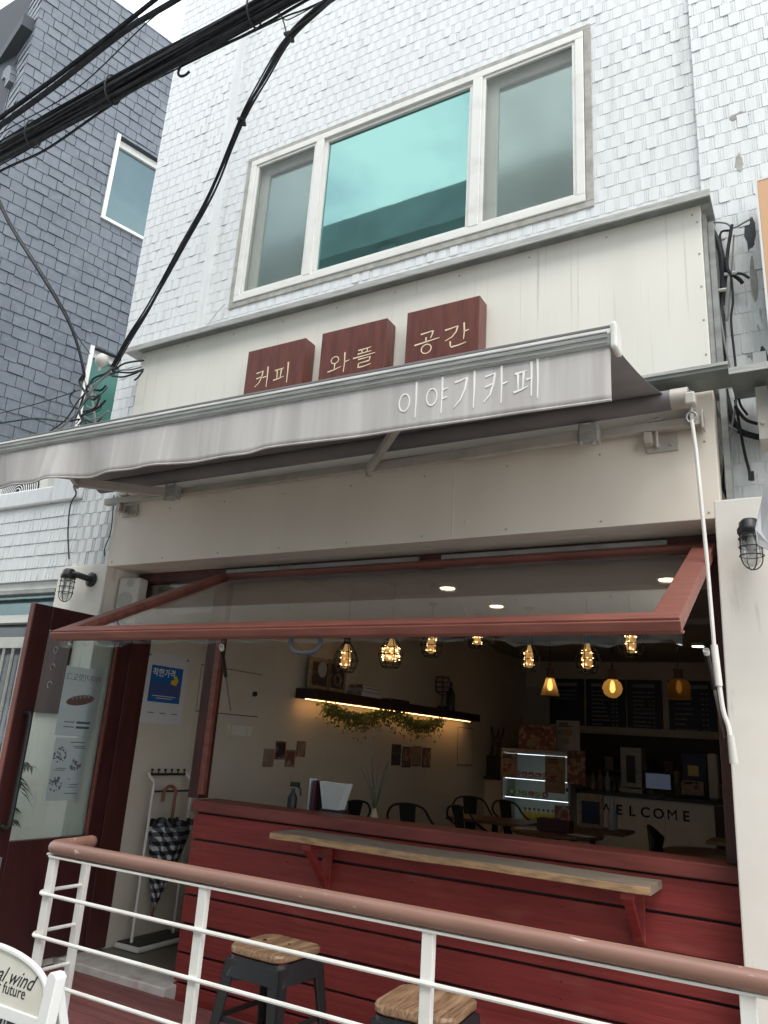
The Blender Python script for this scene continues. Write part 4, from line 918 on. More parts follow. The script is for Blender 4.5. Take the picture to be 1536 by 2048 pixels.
# tangle at the corner
TG = thing('cable_tangle', 'tangle of looped black cables at the corner beside the cream sign band', 'cable tangle', tuple(ay(215, 745, 0)))
rt = random.Random(5); H0 = (222, 745)
def tp(u, v, y=None): return ay(u, v, -.12-.12*rt.random() if y is None else y)
paths = [[(222, 742), (200, 760), (175, 790), (150, 830), (90, 880), (20, 920)], [(222, 745), (195, 770), (160, 800), (130, 840), (95, 865)], [(166, 750), (160, 765), (172, 785), (185, 800), (198, 790), (190, 815), (165, 825)],
 [(168, 760), (178, 790), (195, 800), (200, 815), (190, 825), (165, 835), (150, 850)], [(222, 745), (190, 755), (178, 775), (200, 780), (212, 770)], [(222, 750), (240, 742), (262, 738), (284, 732)], [(222, 746), (245, 728), (262, 722), (286, 721)], [(224, 752), (245, 752), (266, 748), (286, 741)], [(222, 748), (235, 745), (260, 744), (285, 738)],
 [(160, 835), (175, 825), (195, 815), (212, 800)], [(165, 830), (180, 838), (200, 836), (215, 822)], [(155, 850), (170, 840), (190, 845), (210, 830)], [(0, 826), (60, 812), (120, 792), (160, 780)], [(0, 845), (70, 838), (130, 842), (160, 838)],
 [(216, 775), (200, 790), (180, 796), (165, 812)], [(168, 765), (180, 782), (196, 795), (198, 810), (186, 818), (172, 812)], [(222, 740), (206, 752), (188, 764), (174, 772)], [(150, 780), (141, 795), (145, 812), (155, 818), (150, 835)], [(286, 742), (276, 755), (268, 760)], [(175, 772), (160, 822), (172, 850), (168, 880)], [(180, 772), (190, 850), (196, 880)]]
for k, pth in enumerate(paths):
    y0 = -.10-.15*rt.random(); pts = [ay(u+rt.uniform(-2, 2), v+rt.uniform(-2, 2), y0-.02*rt.random()) for u, v in pth]
    MB().tube(curve(pts, 5), rt.choice([.004, .006, .007, .009]), 6).build('cable', 'cable' if k % 5 else 'cableg', TG, smooth=True)
mb = MB()
for k in range(7): 
    c = ay(222+rt.uniform(-8, 8), 745+rt.uniform(-8, 8), -.12); mb.tube([c+Vector((-.03, 0, .01)), c+Vector((.03, -.02, -.01))], .012, 6)
mb.build('splice', 'blackp', TG, smooth=True)
dm = ay(204, 722, -.2); MB().lathe([(.0, .055), (.03, .05), (.05, .02), (.052, -.01), (.04, -.035), (.015, -.05), (.012, -.08), (.0, -.082)], dm, 14, (.2, 0, 1)).build('junction_dome', 'speaker', TG, smooth=True)
# wires on the low wall and by the right pillar
cab('wire', 'black wire hanging down the white tiles above the left wall lamp', [ay(148, 975, -.01), ay(152, 988, -.01), ay(141, 1010, -.012), ay(136, 1060, -.012), ay(138, 1118, -.012)], .0055, cat='wire')
cab('wire', 'black wire beside the left edge of the cream sign band', [ay(228, 990, -.01), ay(222, 1060, -.012), ay(210, 1095, -.012), ay(209, 1112, -.012)], .004, cat='wire')
cab('wire', 'thin white wire slanting down from the upstairs window corner', [ay(450, 608, .19), ay(430, 630, .19), ay(402, 668, .19)], .004, mat='speaker', cat='wire')
YW = .165
CW = thing('wall_cables', 'black and grey cables tied down the tiled wall right of the cream sign band', 'cable bundle', tuple(ay(1445, 560, YW)))
wp = [([(1402, 436), (1425, 462), (1440, 500), (1446, 560), (1443, 620), (1446, 680), (1447, 740), (1452, 790), (1470, 850), (1500, 870), (1560, 880)], .015, 'cable'),
 ([(1400, 432), (1412, 445), (1420, 500), (1437, 610), (1450, 690), (1466, 760), (1472, 800), (1462, 860), (1445, 930), (1440, 990)], .006, 'cableg'),
 ([(1400, 444), (1450, 446), (1466, 456), (1490, 444), (1505, 436)], .005, 'cableg'), ([(1464, 450), (1456, 500), (1454, 535), (1462, 548)], .009, 'cable'),
 ([(1462, 548), (1466, 600), (1462, 640), (1470, 720), (1478, 800), (1495, 830)], .006, 'cable'), ([(1462, 546), (1480, 560), (1485, 566)], .010, 'cable'), ([(1464, 546), (1485, 548), (1498, 556)], .007, 'cable'),
 ([(1462, 460), (1440, 470), (1452, 540), (1448, 600)], .006, 'cable'), ([(1470, 800), (1488, 900), (1498, 940), (1500, 960)], .007, 'cable'), ([(1470, 812), (1490, 838), (1515, 848)], .008, 'cable'), ([(1425, 780), (1432, 820), (1455, 850), (1475, 862)], .008, 'cableg'), ([(1445, 930), (1446, 970), (1455, 998)], .008, 'cable'),
 ([(1468, 470), (1462, 560), (1455, 640), (1448, 612)], .004, 'cableg'), ([(1402, 452), (1408, 520), (1425, 640), (1436, 740)], .006, 'cableg')]
for pth, r_, m_ in wp:
    yy = YW-.02-.03*rt.random(); MB().tube(curve([ay(u, v, yy) for u, v in pth], 5), r_, 7).build('cable', m_, CW, smooth=True)
for (u, v) in ((1440, 582), (1462, 548), (1453, 775)): c = ay(u, v, YW-.04); MB().tube([c+Vector((-.03, 0, .005)), c+Vector((.03, -.01, -.005))], .009, 6).build('cable_tie', 'speaker', CW, smooth=True)
c = ay(1503, 952, YW-.04); MB().obox(c, (.012, 0, 0), (0, .01, 0), (0, 0, .022)).build('plug', 'blackp', CW, bevel=.003)
# ---- right neighbour: orange sign, hood, plastic curtain
oa, ob_ = ay(1509, 364, -.03), ay(1531, 655, -.03)
OS = thing('orange_sign', 'orange shop sign cut off at the right edge of the photo', 'sign', (oa.x+.5, 0, ob_.z))
box((oa.x+.012, -.03, ob_.z), (.9, .14, oa.z)).build('face', 'orange', OS)
MB().box((oa.x, -.032, ob_.z-.01), (oa.x+.011, .16, oa.z+.01)).box((oa.x+.012, -.032, oa.z+.001), (.9, .14, oa.z+.012)).build('frame', 'pvc', OS)
na = ay(1478, 772, -.02)
NA = thing('neighbour_awning_cover', 'grey metal rain cover and bracket of the neighbouring awning at the right edge', 'awning cover', (na.x+.4, 0, na.z))
mb = MB().box((na.x-.03, -.15, na.z+.0), (.9, .13, na.z+.012)); mb.build('cover', 'flash', NA); box((na.x-.03, -.155, na.z+.002), (.9, -.151, na.z+.035)).build('cover_edge', 'alu', NA)
bx = ay(1525, 830, -.02); MB().box((bx.x-.02, -.05, bx.z-.13), (bx.x+.03, .12, bx.z+.13)).lathe([(.010, 0), (.010, .01)], (bx.x, -.05, bx.z-.05), 8, (0, -1, 0)).build('bracket', 'arm', NA, bevel=.003)
MB().tube([(bx.x+.05, -.12, na.z-.08), (.9, -.12, na.z-.08)], .05, 12).build('roller', 'fabricd', NA, smooth=True)
pc = [(1545, 880), (1522, 1000), (1511, 1060), (1516, 1090), (1560, 1110), (1580, 880)]
M['milky'] = pm('milky_plastic', (.34, .34, .36), .25, col2=(.45, .45, .46), sc=5, st=(4, 4, .5), spec=.6)
o = MB().prism([(ay(u, v, -.30).x, ay(u, v, -.30).z) for u, v in pc], lambda a, b, d: (a, -.30+d+.02*math.sin(b*20), b), 0, .006).build('plastic_curtain', 'milky'); tag(o, 'grey plastic rain curtain edge beside the right wall lamp', 'plastic curtain')
# ---- A board
AB = thing('sandwich_board', 'white wooden A-frame board with black script at the bottom left corner', 'sign board', (-2.1, -1.9, -.12))
YAB = -1.9
def fab(x, z, d): return (x, YAB-(ZT0-z)*.10-d, z)
ZT0 = ay(98, 1985, -1.9).z
cxl, cxr = ay(-90, 1930, YAB), ay(100, 1985, YAB)
arcR = ay(98, 1985, YAB); arcT = ay(5, 1893, YAB); xr = arcR.x+.0; xc_ = arcT.x-.03; xl = 2*xc_-xr
zb0 = arcR.z; rise = arcT.z-zb0
arc = [(xc_+(xr-xc_)*math.cos(a*math.pi/20), zb0+rise*math.sin(a*math.pi/20)) for a in range(21)]
xr2 = xr; pzb = ay(60, 2022, YAB).z
mb = MB(); mb.prism(arc+[(xl, pzb-.0), (xr, pzb-.0)], fab, 0, .012); hb = mb.build('header_board', 'boardcream', AB)
mb = MB(); path = [fab(a, b, .010) for a, b in arc]; mb.tube(path, .009, 8); mb.build('arched_rim', 'white', AB, smooth=True)
mb = MB().prism([(xl, pzb), (xr, pzb), (xr, pzb-.03), (xl, pzb-.03)], fab, -.001, .018); mb.build('cross_rail', 'white', AB, bevel=.002)
mb = MB().prism([(xl, pzb-.031), (xr, pzb-.031), (xr, .0), (xl, .0)], fab, 0, .008); cbp = mb.build('chalkboard', 'chalkboard', AB)
for x in (xl-.004, xr+.004):
    sgn = 1 if x > xc_ else -1
    zt_ = zb0+.052
    MB().prism([(x, -.119), (x+sgn*.040, -.119), (x+sgn*.040, zt_-.006), (x+sgn*.026, zt_+.004), (x+sgn*.008, zt_+.004), (x, zt_-.006)], fab, -.012, .024).build('leg', 'white', AB, bevel=.003)
    MB().bar((x+sgn*.017, YAB+.0, zt_-.02), (x+sgn*.017, YAB+.34, -.11), .03, .028).build('rear_leg', 'white', AB, bevel=.003)
    c = Vector(fab(x+sgn*.035, zt_-.05, -.0)); MB().lathe([(.006, 0), (.006, .003)], c, 8, (sgn, 0, 0)).build('hinge_bolt', 'steel', AB)
un_ = Vector(fab(0, 1, 0))-Vector(fab(0, 0, 0)); uy_ = un_.normalized()
te = ay(64, 1974, YAB-.05); 
tw1 = ay(73, 1962, YAB-.06).x-ay(0, 1934, YAB-.06).x
z1 = zb0+rise*.22
text('natural wind', 'script_lettering', 'black', hb, fab(xc_+.12*(xr-xl), zb0+.012, .0125), (1, 0, 0), uy_, fit=(xr-xl)*.56, shear=.45, depth=.001)
text('for a better future', 'lettering', 'black', hb, fab(xc_+.06*(xr-xl), zb0-.018, .0125), (1, 0, 0), uy_, fit=(xr-xl)*.58, depth=.001)
text('이야기 카페 에', 'chalk_lettering', 'white', cbp, fab(xc_, pzb-.062, .0090), (1, 0, 0), uy_, fit=(xr-xl)*.85, depth=.001)

# ---- umbrella stand and umbrella
zf = .085
US = thing('umbrella_stand', 'white tubular umbrella stand with a black hook bar against the entrance wall', 'umbrella stand', (-4.15, .75, zf))
XU = -4.17
a = az(250, 1893, zf); b = az(352, 1880, zf)
ya_, yb_ = ax(262, 1890, XU).y, ax(345, 1870, XU).y
zt_ = ax(312, 1550, XU).z; zm = ax(315, 1583, XU).z
y1_, y2_ = ax(316, 1600, XU).y, ax(380, 1600, XU).y
y1_, y2_ = min(ya_, y1_), max(yb_, y2_)
for yy in (y1_, y2_):
    MB().tube(curve([(XU, yy, zf+.03), (XU, yy, .6), (XU, yy, zm), (XU-.0, yy, zm+.06), (XU-.05, yy, zt_-.01), (XU-.065, yy, zt_+.01)], 6), .0105, 10).build('side_tube', 'whitemetal', US, smooth=True)
MB().tube([(XU, y1_, zm), (XU, y2_, zm)], .007, 8).build('cross_bar', 'black', US, smooth=True)
hb_ = MB().tube([(XU-.065, y1_+.02, zt_), (XU-.065, y2_-.02, zt_)], .009, 8).build('hook_bar', 'black', US, smooth=True)
for k in range(6): MB().lathe([(.005, 0), (.005, .018), (.010, .022), (.010, .032), (.0, .034)], (XU-.065, y1_+.03+(y2_-y1_-.06)*k/5, zt_+.005), 8).build('hook', 'black', hb_, smooth=True)
MB().box((XU-.11, y1_-.05, zf), (XU+.12, y2_+.05, zf+.035)).build('tray', 'whitemetal', US, bevel=.012)
MB().box((XU-.095, y1_-.035, zf+.035), (XU+.105, y2_+.035, zf+.042)).build('tray_mat', 'black', US, bevel=.002)
UM = thing('umbrella', 'black and white plaid umbrella with a brown crook handle hanging in the stand', 'umbrella', (XU+.03, (y1_+y2_)/2, .2))
ym = (y1_+y2_)/2-.02; XM = XU+.03
zu = ax(345, 1642, XM).z; zl = ax(323, 1812, XM).z; ztip = ax(315, 1845, XM).z; yt_ = ax(342, 1642, XM).y; yl_ = ax(322, 1812, XM).y; yh_ = ax(345, 1590, XM).y
topc = Vector((XM, ym+.02, zu)); botc = Vector((XM-.02, ym-.02, zl)); n = 64; mb = MB(); uv = []; vs = []; NR = 14
for j in range(NR+1):
    t = j/NR; rad = .160*(1-t)**.8+.010
    for k in range(n+1):
        an = 2*math.pi*k/n; fold = 1+.20*math.sin(8*an+2.2*t)*(1-t*.6)+.05*math.sin(19*an+3)
        p = topc.lerp(botc, t)+Vector((math.cos(an)*rad*fold*.55, math.sin(an)*rad*fold, (.018*math.cos(8*an) if j == 0 else 0)))
        vs.append(p); uv.append((k/n*2.0*(1-t*.6), t*1.0))
mb.add(vs, [(j*(n+1)+k, j*(n+1)+k+1, (j+1)*(n+1)+k+1, (j+1)*(n+1)+k) for j in range(NR) for k in range(n)]); mb.uv = uv
cp_ = mb.build('canopy', 'plaid', UM, smooth=True); q = cp_.modifiers.new('t', 'SOLIDIFY'); q.thickness = .002
MB().tube([topc+Vector((0, 0, .02)), topc+Vector((0, 0, -.05))], .03, 10).build('canopy_inner', 'black', UM)
hz = zm+.02
hk = [topc+Vector((0, 0, -.02)), topc+Vector((0, 0, .15))]+[Vector((XM-.03*(k/6), ym-.02+.045*math.cos(k*math.pi/6)-.0, hz-.03+.045*math.sin(k*math.pi/6))) for k in range(7)]+[Vector((XM-.03, ym-.068, hz-.09))]
MB().tube(curve(hk, 4), .0115, 10).build('handle', 'brown', UM, smooth=True)
MB().tube([botc, botc+Vector((-.004, -.006, -.09))], [.010, .007], 8).build('tip', 'brown', UM, smooth=True)

# ---- blue poster on the entrance wall
XPW = -4.296
def wallrect(u0v0, u1v1, x): 
    a, b = ax(*u0v0, x), ax(*u1v1, x); return a.y, b.y, b.z, a.z
pa, pb = ax(304, 1329, XPW), ax(353, 1407, XPW); ptr = ax(366, 1337, XPW)
PO = thing('price_poster', 'blue price poster with white and yellow lettering on the entrance wall above the umbrella stand', 'poster', (XPW, pa.y, pb.z))
def wcard(parent, name, mat, y0, y1, z0, z1, x, t=.003, bevel=0): return box((x, y0, z0), (x+t, y1, z1)).build(name, mat, parent, bevel=bevel)
py0, py1 = pa.y, ptr.y; pz1 = pa.z; pz0 = ax(294, 1402, XPW).z
wcard(PO, 'backing_sheet', 'paper', py0-.05, py1+.05, pz0-.15, pz1+.09, XPW)
pf = wcard(PO, 'poster_face', 'blue', py0, py1, pz0, pz1, XPW+.004)
wcard(pf, 'poster_band', 'blue2', py0+.003, py1-.003, pz0+.03, pz0+.62*(pz1-pz0)-.02, XPW+.0075, .0008)
H = pz1-pz0; Wd = py1-py0
text('착한가격', 'lettering', 'white', pf, (XPW+.0085, py0+Wd*.40, pz0+H*.80), (0, 1, 0), (0, 0, 1), fit=Wd*.70, depth=.001, off=.015)
MB().prism([(py0+Wd*.80, pz0+H*.78), (py0+Wd*.88, pz0+H*.66), (py0+Wd*.82, pz0+H*.50), (py0+Wd*.66, pz0+H*.52), (py0+Wd*.64, pz0+H*.62), (py0+Wd*.74, pz0+H*.66), (py0+Wd*.73, pz0+H*.74)], lambda a, b, d: (XPW+.009+d, a, b), 0, .001).build('yellow_mark', 'yellow', pf)
mb = MB()
for k, (w0, w1) in enumerate(((.12, .85), (.25, .75))): mb.box((XPW+.0085, py0+Wd*w0, pz0+H*(.16-.06*k)), (XPW+.0092, py0+Wd*w1, pz0+H*(.18-.06*k)))
mb.build('small_print', 'paper', pf)
mb = MB()
for k in range(3): mb.box((XPW+.004, py0+.02+k*.12, pz0-.080), (XPW+.0048, py0+.08+k*.12, pz0-.074))
mb.build('footer_print', 'inkgrey', PO)
for dy in (-.035, .035+Wd): MB().lathe([(.009, 0), (.009, .006)], (XPW+.003, py0+dy, pz1+.07), 10, (1, 0, 0)).build('pin', 'steel', PO)
# ---- posters on the door glass, seen from behind
def dposter(label, uv, kind):
    x = DX-.026; a = ax(*uv[0], x); b = ax(*uv[1], x); c = ax(*uv[2], x)
    y0, y1 = a.y, b.y; z1 = a.z; z0 = c.z; W2, H2 = y1-y0, z1-z0
    t = thing('door_poster', label, 'poster', (x, (y0+y1)/2, z0), group='paper posters on the door glass')
    box((x-.001, y0, z0), (x+.0005, y1, z1)).build('sheet', 'papert', t)
    P = lambda yy, zz, d: (x+.0006+d, y0+W2*yy, z0+H2*zz)
    if kind == 0:
        text('이야기핫도그', 'lettering', 'inkbrown', t, (x+.0012, y0+W2*.5, z0+H2*.84), (0, -1, 0), (0, 0, 1), fit=W2*.92, depth=.001)
        mb = MB(); mb.prism([(.5+.36*math.cos(k*math.pi/12), .52+.075*math.sin(k*math.pi/12)+.04*math.cos(k*math.pi/12)) for k in range(24)], P, 0, .0006); mb.build('hotdog_picture', 'inkbrown', t)
        mb = MB()
        for k in range(5): mb.prism([(.25+.1*k, .55+.012*k), (.29+.1*k, .575+.012*k), (.33+.1*k, .535+.012*k), (.29+.1*k, .51+.012*k)], P, .0007, .0011)
        mb.build('hotdog_sauce', 'paperg', t)
        mb = MB()
        for r_ in (.19, .12): mb.prism([(.18, r_), (.45, r_), (.45, r_+.012), (.18, r_+.012)], P, 0, .0006); mb.prism([(.50, r_-.012), (.86, r_-.012), (.86, r_+.022), (.50, r_+.022)], P, 0, .0006)
        mb.build('price_lines', 'inkgrey', t)
    else:
        mb = MB(); r = random.Random(3)
        for (cx, cy) in ((.20, .72), (.72, .55), (.22, .26)):
            for k in range(26):
                an, rd = r.random()*6.28, r.random()**.6*.19; q = (cx+rd*math.cos(an), cy+rd*.62*math.sin(an)); s = .018+.02*r.random(); mb.prism([(q[0]-s, q[1]), (q[0], q[1]-s*.7), (q[0]+s, q[1]), (q[0], q[1]+s*.7)], P, 0, .0006+.0001*k/26)
        mb.build('food_pictures', 'inkgrey', t)
        mb = MB()
        for (a_, b_, c_) in ((.45, .92, .90), (.55, .86, .92), (.60, .83, .92), (.15, .50, .45), (.10, .47, .42), (.55, .33, .62), (.62, .24, .88), (.60, .20, .85), (.50, .10, .9)): mb.prism([(a_, b_), (c_, b_), (c_, b_+.012), (a_, b_+.012)], P, 0, .0006)
        mb.build('menu_lines', 'inkgrey', t)
dposter('upper paper poster on the door glass, mirrored hot dog lettering over a hot dog picture', ((134, 1331), (208, 1340), (106, 1470)), 0)
dposter('lower paper poster on the door glass with three round dish pictures', ((112, 1474), (178, 1480), (88, 1602)), 1)
# board and palm behind the door
mbp = ay(120, 1360, -.02)
bp = box((-4.83, -.022, 1.55), (-4.56, -.002, 2.12)).build('notice_board', 'doorred', None, bevel=.003); tag(bp, 'small maroon notice board on the left pillar seen through the door glass', 'notice board')
for k, zz in enumerate((1.98, 1.86, 1.74)): MB().tube([(-4.70+.022*math.cos(a*math.pi/8), -.0235, zz+.022*math.sin(a*math.pi/8)) for a in range(12 if k else 16)], .0025, 5).build('ring_mark', 'arm', bp)
PL = thing('potted_palm', 'dark palm plant with arching fronds behind the open door', 'plant', (-4.80, -.27, .055))
rp = random.Random(9)
MB().lathe([(.0, 0), (.11, 0), (.15, .26), (.135, .27), (.12, .25), (.0, .24)], (-4.80, -.27, .055), 20).build('pot', 'mortar', PL, smooth=True)
MB().tube([(-4.80, -.27, .2), (-4.79, -.27, .8)], [.02, .012], 8).build('stem', 'palm', PL)
for k in range(16):
    an = rp.uniform(0, 6.28); ln = rp.uniform(.22, .36); b0 = Vector((-4.79, -.27, rp.uniform(.55, 1.1))); up = rp.uniform(.35, .7)
    pts = [b0+Vector((math.cos(an)*ln*t, math.sin(an)*ln*t*.8, up*t-.75*t*t*ln*1.6)) for t in [i/10 for i in range(11)]]
    mb = MB().tube(pts, .003, 5)
    for i in range(3, 11):
        for sg in (-1, 1):
            p = pts[i]; d = Vector((-math.sin(an)*sg, math.cos(an)*sg, -.4)).normalized()*.10+(pts[i]-pts[i-1])*2.0; nn = d.cross(Vector((0, 0, 1))).normalized()*.006
            mb.add([p-nn, p+d*.5-nn*1.4+Vector((0, 0, .01)), p+d+Vector((0, 0, -.02)), p+d*.5+nn*1.4, p+nn], [(0, 1, 2, 3, 4)])
    mb.build('frond', 'palm', PL)

# ================================================================== interior
XW = -4.333
def wc(name, label, cat, uv0, uv1, mat, group=None, t=.004, inner=None, im=.014):
    a, b = ax(*uv0, XW), ax(*uv1, XW); y0, y1 = sorted((a.y, b.y)); z0, z1 = sorted((a.z, b.z))
    o = thing(name, label, cat, (XW, (y0+y1)/2, z0), group=group)
    box((XW, y0, z0), (XW+t, y1, z1)).build('card', mat, o)
    if inner: box((XW+t+.0006, y0+im, z0+im*1.5), (XW+t+.002, y1-im, z1-im)).build('picture', inner, o)
    return o, y0, y1, z0, z1
# floating shelf with led strip
sa, sb = ax(592, 1376, XW), ax(928, 1420, XW); szb = ax(592, 1398, XW).z; y0, y1 = sa.y, sb.y; sz1 = 1.925+.045; sz0 = sz1-.115
sz1 = sa.z; sz0 = szb+.008
SH = thing('floating_shelf', 'long dark floating shelf with a warm light strip under it on the beige wall', 'shelf', (XW, (y0+y1)/2, sz0))
box((XW, y0, sz0), (XW+.24, y1, sz1)).build('shelf_body', 'darkwood', SH, bevel=.004)
box((XW+.095, y0+.03, sz0-.004), (XW+.108, y1-.03, sz0-.001)).build('led_strip', 'led', SH)
# garland
GA = thing('leaf_garland', 'green artificial leaf garland hanging under the lit shelf', 'garland', (XW+.2, (y0+y1)/2, sz0-.2))
gy0, gy1 = ax(650, 1420, XW+.15).y, ax(882, 1450, XW+.15).y
rg = random.Random(21); mb = MB(); gp = []
for i in range(61):
    t = i/60; yy = gy0+(gy1-gy0)*t; zz = sz0-.03-.055*math.sin(math.pi*t*2)**2-.02*math.sin(9*t)
    gp.append(Vector((XW+.13+.02*math.sin(i), yy, zz)))
MB().tube(gp, .006, 5).build('vine', 'leaf', GA)
for i in range(60):
    for k in range(60):
        p = gp[i].lerp(gp[i+1], rg.random())+Vector((rg.gauss(0, .035), rg.gauss(0, .03), -abs(rg.gauss(0, .075))+.03)); s = rg.uniform(.014, .026)
        d = Vector((rg.uniform(-1, 1), rg.uniform(-1, 1), rg.uniform(-1.3, .3))).normalized(); w_ = d.cross(Vector((rg.random(), rg.random(), rg.random()))).normalized()*s*.5
        mb.add([p, p+d*s+w_, p+d*s*2, p+d*s-w_], [(0, 1, 2, 3)])
mb.build('leaves', 'leaf', GA)
# things on the shelf
def onshelf(name, label, cat, uv0, uv1, x, mat, inner=None, group=None, dp=.02):
    a, b = ax(*uv0, x), ax(*uv1, x); y0, y1 = a.y, b.y; z1 = max(a.z, b.z)
    o = thing(name, label, cat, (x, (y0+y1)/2, sz1+.001), group=group)
    box((x-dp, y0, sz1+.001), (x, y1, z1)).build('frame', mat, o, bevel=.003)
    if inner: box((x+.001, y0+.045, sz1+.045), (x+.004, y1-.045, z1-.04)).build('picture', inner, o)
    return o, y0, y1, z1
o, fy0, fy1, fz1 = onshelf('picture_frame', 'left of two pale framed food pictures on the floating shelf', 'picture frame', (622, 1312), (657, 1380), XW+.10, 'tan', 'darkcard', 'framed pictures on the shelf')
MB().lathe([(.075, 0), (.075, .002)], (XW+.106, (fy0+fy1)/2+.03, sz1+.20), 20, (1, 0, 0)).build('plate_motif', 'paperg', o)
o, fy0, fy1, fz1 = onshelf('picture_frame', 'right of two pale framed food pictures on the floating shelf', 'picture frame', (659, 1318), (690, 1385), XW+.10, 'tan', 'darkcard', 'framed pictures on the shelf')
for dz in (.13, .28): MB().tube([(XW+.107, (fy0+fy1)/2+.055*math.cos(a*math.pi/8), sz1+dz+.055*math.sin(a*math.pi/8)) for a in range(16)], .006, 5, closed=True).build('plate_motif', 'tan', o)
by = ax(730, 1395, XW+.12).y
for k, (w_, h_, m_, lab) in enumerate(((.42, .05, 'tan', 'lowest'), (.36, .035, 'paperg', 'middle'), (.40, .03, 'redcard', 'topmost'))):
    z = sz1+.001+sum((.05, .035, .03)[:k])+.001*k
    o = thing('book', '%s of the flat books stacked on the floating shelf beside the framed pictures' % lab, 'book', (XW+.12, by, z), group='books lying on the shelf')
    box((XW+.03, by-w_/2, z), (XW+.20, by+w_/2, z+h_)).build('cover', m_, o, bevel=.002); box((XW+.035, by-w_/2+.004, z+.004), (XW+.203, by+w_/2-.004, z+h_-.004)).build('pages', 'paper', o)
by = ax(790, 1400, XW+.12).y
o = MB().box((XW+.05, by-.2, sz1+.001), (XW+.2, by+.2, sz1+.03)).build('magazine', 'darkcard', None, bevel=.002); tag(o, 'thin dark magazine lying on the middle of the floating shelf', 'magazine')
wr = ax(884, 1408, XW+.12).y; WR = thing('wine_rack', 'small wire goblet shaped holder on the right end of the floating shelf', 'wire rack', (XW+.12, wr, sz1))
MB().lathe([(.055, 0), (.055, .04), (.0, .042)], (XW+.12, wr, sz1+.001), 16).tube([(XW+.12, wr, sz1+.04), (XW+.12, wr, sz1+.17)], .008, 6).build('foot', 'black', WR)
mb = MB()
for zz, r_ in ((.18, .03), (.22, .085), (.28, .10), (.34, .10), (.40, .08)): mb.tube([(XW+.12+r_*math.cos(a*math.pi/8), wr+r_*math.sin(a*math.pi/8), sz1+zz) for a in range(16)], .004, 5, closed=True)
for k in range(6): a = k*math.pi/3; mb.tube([(XW+.12+r_*math.cos(a), wr+r_*math.sin(a), sz1+zz) for zz, r_ in ((.18, .02), (.22, .085), (.28, .10), (.34, .10), (.40, .08))], .004, 5)
mb.build('wire_basket', 'black', WR)
wb = ax(901, 1412, XW+.12).y; o = MB().lathe([(.0, 0), (.055, 0), (.055, .20), (.045, .235), (.02, .27), (.017, .34), (.02, .345), (.02, .36), (0, .361)], (XW+.12, wb, sz1+.001), 18).build('wine_bottle', 'wine', None, smooth=True); tag(o, 'dark wine bottle standing on the right end of the floating shelf', 'bottle')
# cards and photos on the wall
cards = [((528, 1497), (545, 1534), 'tan', None, 'plain tan card, leftmost of the left group of small wall cards'), ((552, 1482), (569, 1519), 'redcard', 'darkcard', 'upper dark picture card with a pale swirl in the left group of wall cards'),
 ((572, 1499), (588, 1534), 'tan', 'redcard', 'card with a cup picture in the left group of wall cards'), ((594, 1482), (609, 1514), 'redcard', 'tan', 'rightmost small red brown card of the left group of wall cards'),
 ((784, 1488), (800, 1531), 'darkcard', None, 'darkest and leftmost photo of the right row of four wall photos'), ((805, 1493), (821, 1535), 'darkcard', 'redcard', 'second photo of the right row of four wall photos, lowest hung'),
 ((825, 1492), (841, 1533), 'redcard', 'tan', 'third photo of the right row of four wall photos, reddish'), ((845, 1495), (860, 1535), 'darkcard', 'redcard', 'last photo of the right row of four wall photos, nearest the beige poster')]
for a, b, m1, m2, lab in cards: wc('wall_card', lab, 'card', a, b, m1, 'small cards on the beige wall', inner=m2)
wc('wall_poster', 'tall beige poster with a faint drawing at the far end of the side wall', 'poster', (916, 1453), (944, 1532), 'tan', inner='inwall')
wc('light_switch_panel', 'beige switch panel on the side wall behind the window post', 'switch panel', (458, 1446), (500, 1478), 'inwall', t=.02, inner='plaster')
o = wc('wall_hatch', 'large flush hatch outline with a dark knob on the side wall', 'hatch', (403, 1330), (514, 1433), 'inwall', t=.010)
MB().lathe([(.022, 0), (.022, .02), (.0, .021)], ax(508, 1388, XW+.01), 12, (1, 0, 0)).build('knob', 'black', o[0], smooth=True)
mb = MB()
for (ya, yb, za, zb2) in ((o[1]-.006, o[2]+.006, o[3]-.006, o[3]), (o[1]-.006, o[2]+.006, o[4], o[4]+.006)): mb.box((XW, ya, za), (XW+.004, yb, zb2))
mb.build('gap', 'darkwood', o[0])
